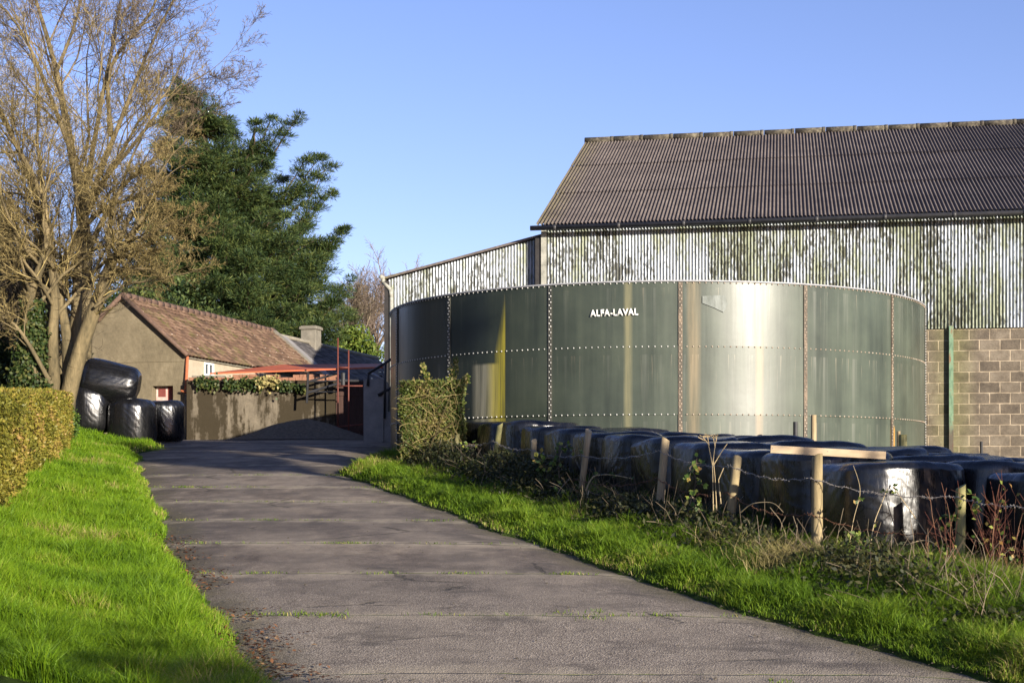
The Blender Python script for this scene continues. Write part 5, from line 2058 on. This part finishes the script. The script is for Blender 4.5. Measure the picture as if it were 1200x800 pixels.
for k in range(1050):
    s0 = random.uniform(-4.0, 14)
    w0 = random.gauss(-.25, .25)
    p = F0 + FD * s0 + FV * w0
    p.z = gz(p.x, p.y)
    if p.x > .4 * p.y + .2:
        continue
    d = Vector((random.gauss(0, .45), random.gauss(0, .45), 1)).normalized()
    L = random.uniform(.2, .72)
    for q in range(4):
        p2 = p + d * L / 4
        segs.append((*p, *p2, .0036, .0026))
        p = p2
        d = (d + Vector((random.gauss(0, .22), random.gauss(0, .22), -.14))).normalized()
o = tube_obj('undergrowth', segs, 3, M['twig_brown'])
o['kind'] = 'stuff'
# dry pale grass round the tall post and at the right edge
cs = [(940, 640, 15.1, .40, 1500), (985, 650, 14.9, .35, 900), (1120, 672, 14.1, .45, 1100), (1170, 690, 13.6, .5, 900), (905, 625, 15.8, .3, 600), (1060, 668, 14.6, .4, 500), (845, 622, 16.6, .35, 400), (1010, 665, 14.5, .5, 900), (1080, 680, 14.0, .6, 1000), (1150, 705, 13.2, .6, 900), (920, 650, 14.9, .5, 600)]
rt, hh = [], []
for (px, py, Yq, sp, n) in cs:
    c = P(px, py, Yq)
    x = c.x + RNG.normal(size=n) * sp * .5
    y = Yq + RNG.normal(size=n) * sp * .45
    rt.append(np.stack([x, y, ground(x, y)], 1))
    hh.append(.16 + .30 * RNG.random(n))
blades('dry_grass', np.concatenate(rt), np.concatenate(hh), .0062, M['grass_dry'], None, 1.3, RNG.random(sum(len(q) for q in hh)), 'stuff')

# bramble shoots one can count
random.seed(29)


def shoot(label, pts, r, mat, leaf_n, leaf_l, leaf_mat='leaf_bramble', cat='bramble', name='bramble_shoot', spread=.05, t0=.15):
    base = pts[0]
    o_ = thing(name, label, cat, base)
    pp = smooth_path([Vector(p) for p in pts], 6)
    n = len(pp) - 1
    segs = [(*(a_ - base), *(c_ - base), r * (1 - .6 * i / n), r * (1 - .6 * (i + 1) / n)) for i, (a_, c_) in enumerate(zip(pp[:-1], pp[1:]))]
    ps, dn = [], []
    for k in range(leaf_n):
        t_ = random.uniform(t0, 1)
        f = min(t_ * n, n - 1e-3)
        c = pp[int(f)].lerp(pp[int(f) + 1], f - int(f)) - base
        d = Vector((random.gauss(0, 1), random.gauss(0, 1) - .2, random.gauss(0, .7))).normalized()
        c2 = c + d * random.uniform(.2, 1) * spread
        segs.append((*c, *c2, .0018, .0014))
        for q in range(3):
            ps.append(c2)
            dn.append(d + Vector((random.gauss(0, .6), random.gauss(0, .6), random.gauss(0, .6))))
    tube_obj('stem', segs, 5, M[mat], o_)
    if ps:
        leaves('foliage', np.array(ps), np.array(dn), unit(len(ps)) * .6 + np.array([[-.2, -.7, .6]]), leaf_l, leaf_l * .75, M[leaf_mat], o_, fold=.12)
    return o_


def pp(lst):
    return [P(px, py, Y) for px, py, Y in lst]


shoot('long arching bramble shoot curving over the dark verge left of the leaning posts', pp([(672, 625, 21), (690, 566, 20.8), (708, 556, 20.7), (738, 560, 20.6), (740, 562, 20.6)]), .012, 'dry_stem', 8, .06, t0=.05)
shoot('hanging bramble spray with yellow green leaves trailing towards the grass', pp([(690, 575, 20.6), (686, 590, 20.3), (676, 605, 20.1), (664, 618, 20.0)]), .008, 'dry_stem', 10, .075, spread=.08)
shoot('leafy bramble spray beside the fourth leaning post in the shade', pp([(668, 560, 21.5), (655, 575, 21.2), (648, 592, 21.0), (641, 603, 20.9)]), .008, 'twig_brown', 14, .085, spread=.1)
shoot('bramble clump with pale leaves left of the leaning post in front of the dark bales', pp([(640, 575, 22.0), (640, 550, 22.0), (634, 540, 22.0), (648, 535, 22.0)]), .008, 'twig_brown', 20, .085, spread=.16)
shoot('bramble sprig with bright leaves under the barbed wire beside the short post', pp([(655, 570, 21.8), (656, 535, 21.8), (665, 522, 21.8), (678, 530, 21.7)]), .007, 'twig_brown', 12, .07, spread=.1)
shoot('bramble sprig with yellow leaves at the foot of the ivy hedge', pp([(545, 545, 27), (550, 530, 27), (546, 522, 27), (556, 520, 27)]), .007, 'twig_brown', 12, .08, spread=.12)
shoot('small bramble sprig low in the shade between the first two posts', pp([(575, 560, 25), (578, 548, 25), (582, 545, 25), (590, 549, 25)]), .007, 'twig_brown', 9, .08, spread=.1)
shoot('bramble with yellow green leaves between the tall dry stalks and the wire', pp([(812, 590, 17.8), (815, 560, 17.8), (808, 548, 17.8), (818, 542, 17.8)]), .007, 'twig_brown', 16, .075, spread=.12)
shoot('low bramble sprig with one pale leaf cluster in front of the row of bales', pp([(820, 600, 17.2), (815, 592, 17.2), (812, 582, 17.2), (808, 592, 17.1)]), .006, 'twig_brown', 7, .075, spread=.07)
shoot('arching bare cane left of the tall post', pp([(868, 600, 16.2), (882, 590, 16.0), (905, 589, 15.8), (918, 600, 15.6)]), .007, 'dry_stem', 0, .05)
shoot('thin diagonal bramble cane crossing in front of the nearest bale', pp([(1095, 640, 14.9), (1075, 610, 15.0), (1055, 582, 15.1), (1046, 570, 15.2)]), .007, 'dry_stem', 3, .05, t0=.5)
shoot('tan cane leaning left across the face of the nearest bale', pp([(1018, 655, 14.9), (1024, 615, 15.0), (1033, 590, 15.1), (1040, 572, 15.2)]), .007, 'dry_stem', 3, .05, t0=.2)
shoot('bowed pale cane in the grass below the nearest bale', pp([(1062, 638, 14.5), (1080, 633, 14.5), (1094, 636, 14.4), (1108, 650, 14.3)]), .008, 'dry_stem', 0, .05)
shoot('thin upright cane beside the tallest post', pp([(992, 660, 14.9), (1000, 610, 15.0), (1008, 575, 15.0), (1000, 545, 15.1)]), .005, 'dry_stem', 3, .05)
shoot('bramble twig with pale leaves left of the right hand post', pp([(1100, 655, 14.3), (1106, 630, 14.2), (1115, 612, 14.2), (1112, 598, 14.2)]), .006, 'twig_brown', 9, .06, spread=.07)
shoot('bramble twig with a green leaf cluster right of the right hand post', pp([(1160, 660, 13.9), (1150, 620, 13.9), (1142, 595, 13.9), (1143, 578, 13.9)]), .006, 'twig_red', 7, .07, spread=.06, t0=.6)
shoot('bright green weed with yellow flecks at the foot of the nearest bale', pp([(1000, 660, 14.6), (1003, 650, 14.6), (1008, 640, 14.6), (1012, 632, 14.6)]), .006, 'twig_brown', 34, .07, 'leaf_bush', 'weed', 'leafy_weed', .16)
shoot('low green leafy weed under the tall post', pp([(1040, 672, 14.3), (1044, 660, 14.3), (1050, 652, 14.3), (1054, 650, 14.3)]), .006, 'twig_brown', 24, .06, 'leaf_bush', 'weed', 'leafy_weed', .14)
# dead umbel stalks standing before the bales
dk = thing('dead_stalk', 'tall dry forked stalks standing before the bale row left of the plank', 'weed', P(836, 600, 17.2))
od = Vector(dk.location)
segs = []
for chain in (((836, 600), (835, 545), (830, 520), (824, 512)), ((835, 545), (838, 522), (840, 512)), ((836, 545), (845, 530), (852, 520)), ((840, 600), (838, 560), (836, 540)), ((845, 590), (842, 562), (848, 548)), ((831, 522), (829, 511)), ((838, 524), (836, 513)), ((826, 516), (818, 512))):
    for a_, c_ in zip(chain[:-1], chain[1:]):
        segs.append((*(P(*a_, 17.2) - od), *(P(*c_, 17.2) - od), .0065, .005))
for (px, py) in ((824, 512), (829, 511), (836, 513), (840, 511)):
    for q in range(9):
        c = P(px, py, 17.2) - od
        segs.append((*c, *(c + Vector((random.gauss(0, .025), random.gauss(0, .025), random.uniform(.0, .03)))), .003, .004))
tube_obj('stalk', segs, 5, M['dry_stem'], dk)
# red stemmed shrub at the right edge
rd = thing('red_stemmed_shrub', 'bare red stemmed shrub with dead leaves at the right edge by the fence', 'shrub', P(1180, 690, 13.7))
o_ = Vector(rd.location)
segs, ps = [], []
random.seed(41)
for k in range(95):
    x = random.gauss(.12, .36)
    p = Vector((x, random.gauss(0, .18), -.05))
    d = Vector((random.gauss(0, .16) + x * .15, random.gauss(0, .12), 1)).normalized()
    L = random.uniform(.45, 1.12)
    n = 8
    for q in range(n):
        p2 = p + d * L / n
        segs.append((*p, *p2, .0052 * (1 - .6 * q / n), .0052 * (1 - .6 * (q + 1) / n)))
        if q > 2 and random.random() < .45:
            e = (d + perp_rand(d) * .8).normalized()
            p3 = p2 + e * random.uniform(.08, .22)
            segs.append((*p2, *p3, .0028, .002))
        if random.random() < .30:
            ps.append(p2.copy())
        p = p2
        d = (d + Vector((random.gauss(0, .10), random.gauss(0, .10), .03))).normalized()
tube_obj('branches', segs, 5, M['twig_red'], rd)
n = len(ps)
leaves('foliage', np.array(ps), unit(n), unit(n) + np.array([[-.3, -.6, .4]]), .055, .035, M['leaf_bramble'], rd, rnd=.5 + .5 * RNG.random(n), fold=.2)

# ------------------------------------------------------------------ trees out of view, set for their shade and the tank's reflection
# (placed along the sun's direction)
SUN_AZ, SUN_EL = 34.5, 13.5
S = Vector((math.sin(math.radians(SUN_AZ)) * math.cos(math.radians(SUN_EL)), -math.cos(math.radians(SUN_AZ)) * math.cos(math.radians(SUN_EL)), math.sin(math.radians(SUN_EL))))

leafy('evergreen_shrub', 'tall evergreen bush on the verge behind the camera, shading the near grass', 'bush', (5.7, -2.6, -.5), 1.5, 1.4, 2.3, 12000, 60, M['leaf_bush'], .12, .08, 11)
leafy('evergreen_shrub', 'unseen evergreen added left of the hedge to darken the tank reflection, nearest the camera', 'bush', (-17, 10, .8), 3.0, 3.4, 4.0, 9000, 60, M['leaf_yew'], .30, .18, 12)  # unseen row added so the tank's left side reflects something dark
leafy('evergreen_shrub', 'unseen evergreen added left of the hedge to darken the tank reflection, in the middle', 'bush', (-21, 21, 1.6), 3.2, 3.8, 4.4, 9000, 60, M['leaf_yew'], .30, .18, 13)
leafy('evergreen_shrub', 'unseen evergreen added left of the hedge to darken the tank reflection, farthest from the camera', 'bush', (-24, 33, 2.4), 3.2, 4.0, 4.6, 9000, 60, M['leaf_yew'], .30, .18, 14)
def sunpos(q, m):
    return (q * .824 + m * .566, q * .566 - m * .824)


for q_, m_, rx_, top_, lab_, sd_ in ((14.27, 2.0, 2.5, 7.9, 'dense tall hedgerow evergreen out of view right of the camera, first along the bale field', 21), (18.3, 1.6, 2.5, 8.0, 'dense tall hedgerow evergreen out of view right of the camera, second along the bale field', 22), (22.2, 2.2, 2.6, 7.8, 'dense tall hedgerow evergreen right of the camera, third along the bale field', 23)):
    x_, y_ = sunpos(q_, m_)
    ev = leafy('unseen_evergreen_tree', lab_, 'tree', (x_, y_, -.3), rx_ * .9, 1.5, top_ / 2.0, 11000, 120, M['leaf_yew'], .24, .12, sd_, .24)  # hedgerow out of view, set for its shade
    vs, fs = [], []
    for i in range(13):
        for j in range(24):
            ph_, a = math.pi * i / 12, 2 * math.pi * j / 24
            k_ = 1 + .10 * mnoise.noise(Vector((math.cos(a) * 2 + sd_, math.sin(a) * 2, i * .5)))
            vs.append((rx_ * .86 * math.sin(ph_) ** .7 * math.cos(a) * k_, 1.4 * math.sin(ph_) ** .7 * math.sin(a) * k_, top_ * .5 - top_ * .46 * math.cos(ph_)))
    for i in range(12):
        for j in range(24):
            fs.append((i * 24 + j, i * 24 + (j + 1) % 24, (i + 1) * 24 + (j + 1) % 24, (i + 1) * 24 + j))
    np_mesh('inner_core', vs, np.array(fs), M['hedge_core'], ev, smooth=True)  # solid core added so the crown lets no sun through
    ev.rotation_euler = (0, 0, math.atan2(.566, .824))
x_, y_ = sunpos(12.75, 2.0)
pn = leafy('unseen_pine_tree', 'tall pine with a dense crown right of the camera, shading the yard', 'tree', (x_, y_, 8.6), 1.15, 1.25, 1.25, 22000, 80, M['leaf_yew'], .16, .07, 15)
MB().bar((0, 0, -9.6), (.1, .1, .6), .17, 10, .11).build('trunk', M['bark_dark'], pn, smooth=True)
x_, y_ = sunpos(15.15, 2.6)  # pine added out of view to throw more shade on the yard
pn = leafy('unseen_pine_tree', 'unseen tallest pine right of the camera, flat dense crown added to darken the yard', 'tree', (x_, y_, 10.65), 1.5, 1.35, 1.1, 28000, 100, M['leaf_yew'], .17, .07, 16)
MB().bar((0, 0, -10.9), (.1, .1, .6), .18, 10, .11).build('trunk', M['bark_dark'], pn, smooth=True)
# ------------------------------------------------------------------ light, sky, camera
wd = bpy.data.worlds.new('World')
SC.world = wd
wd.use_nodes = True
nt = wd.node_tree
bg = nt.nodes['Background']
sky = nt.nodes.new('ShaderNodeTexSky')
sky.sky_type = 'NISHITA'
sky.sun_disc = False
sky.sun_elevation = math.radians(SUN_EL)
sky.sun_rotation = math.atan2(S.x, S.y)
sky.altitude = 50
sky.air_density = 1.0
sky.dust_density = .25
sky.ozone_density = 3.0
tint = nt.nodes.new('ShaderNodeMix')
tint.data_type = 'RGBA'
tint.blend_type = 'MULTIPLY'
tint.inputs[0].default_value = 1.0
tint.inputs[7].default_value = (1.06, .875, 1.08, 1)      # a slightly violet winter blue
nt.links.new(sky.outputs['Color'], tint.inputs[6])
nt.links.new(tint.outputs[2], bg.inputs['Color'])
bg.inputs['Strength'].default_value = .094
sl = bpy.data.lights.new('sun', 'SUN')
sl.energy = 5.0
sl.angle = math.radians(.53)
sl.color = (1.0, .91, .77)
so = bpy.data.objects.new('sun', sl)
COL.objects.link(so)
so.location = S * 60
so.rotation_euler = S.to_track_quat('Z', 'Y').to_euler()

cam = bpy.data.cameras.new('camera')
co = bpy.data.objects.new('camera', cam)
COL.objects.link(co)
co.location = (0, 0, EYE)
co.rotation_euler = (math.pi / 2, 0, 0)
cam.sensor_width = 36
cam.lens = F / 1200 * 36
cam.shift_y = (HZ - 400) / 1200
cam.clip_end = 3000
cam.clip_start = .05
SC.camera = co
vs_ = SC.view_settings
vs_.view_transform = 'Standard'
vs_.look = 'None'
vs_.exposure = 1.15
vs_.gamma = 1.0
vs_.use_curve_mapping = False
SC.cycles.max_bounces = 6
SC.cycles.diffuse_bounces = 3
SC.cycles.glossy_bounces = 3
SC.cycles.transmission_bounces = 2
SC.cycles.use_denoising = True
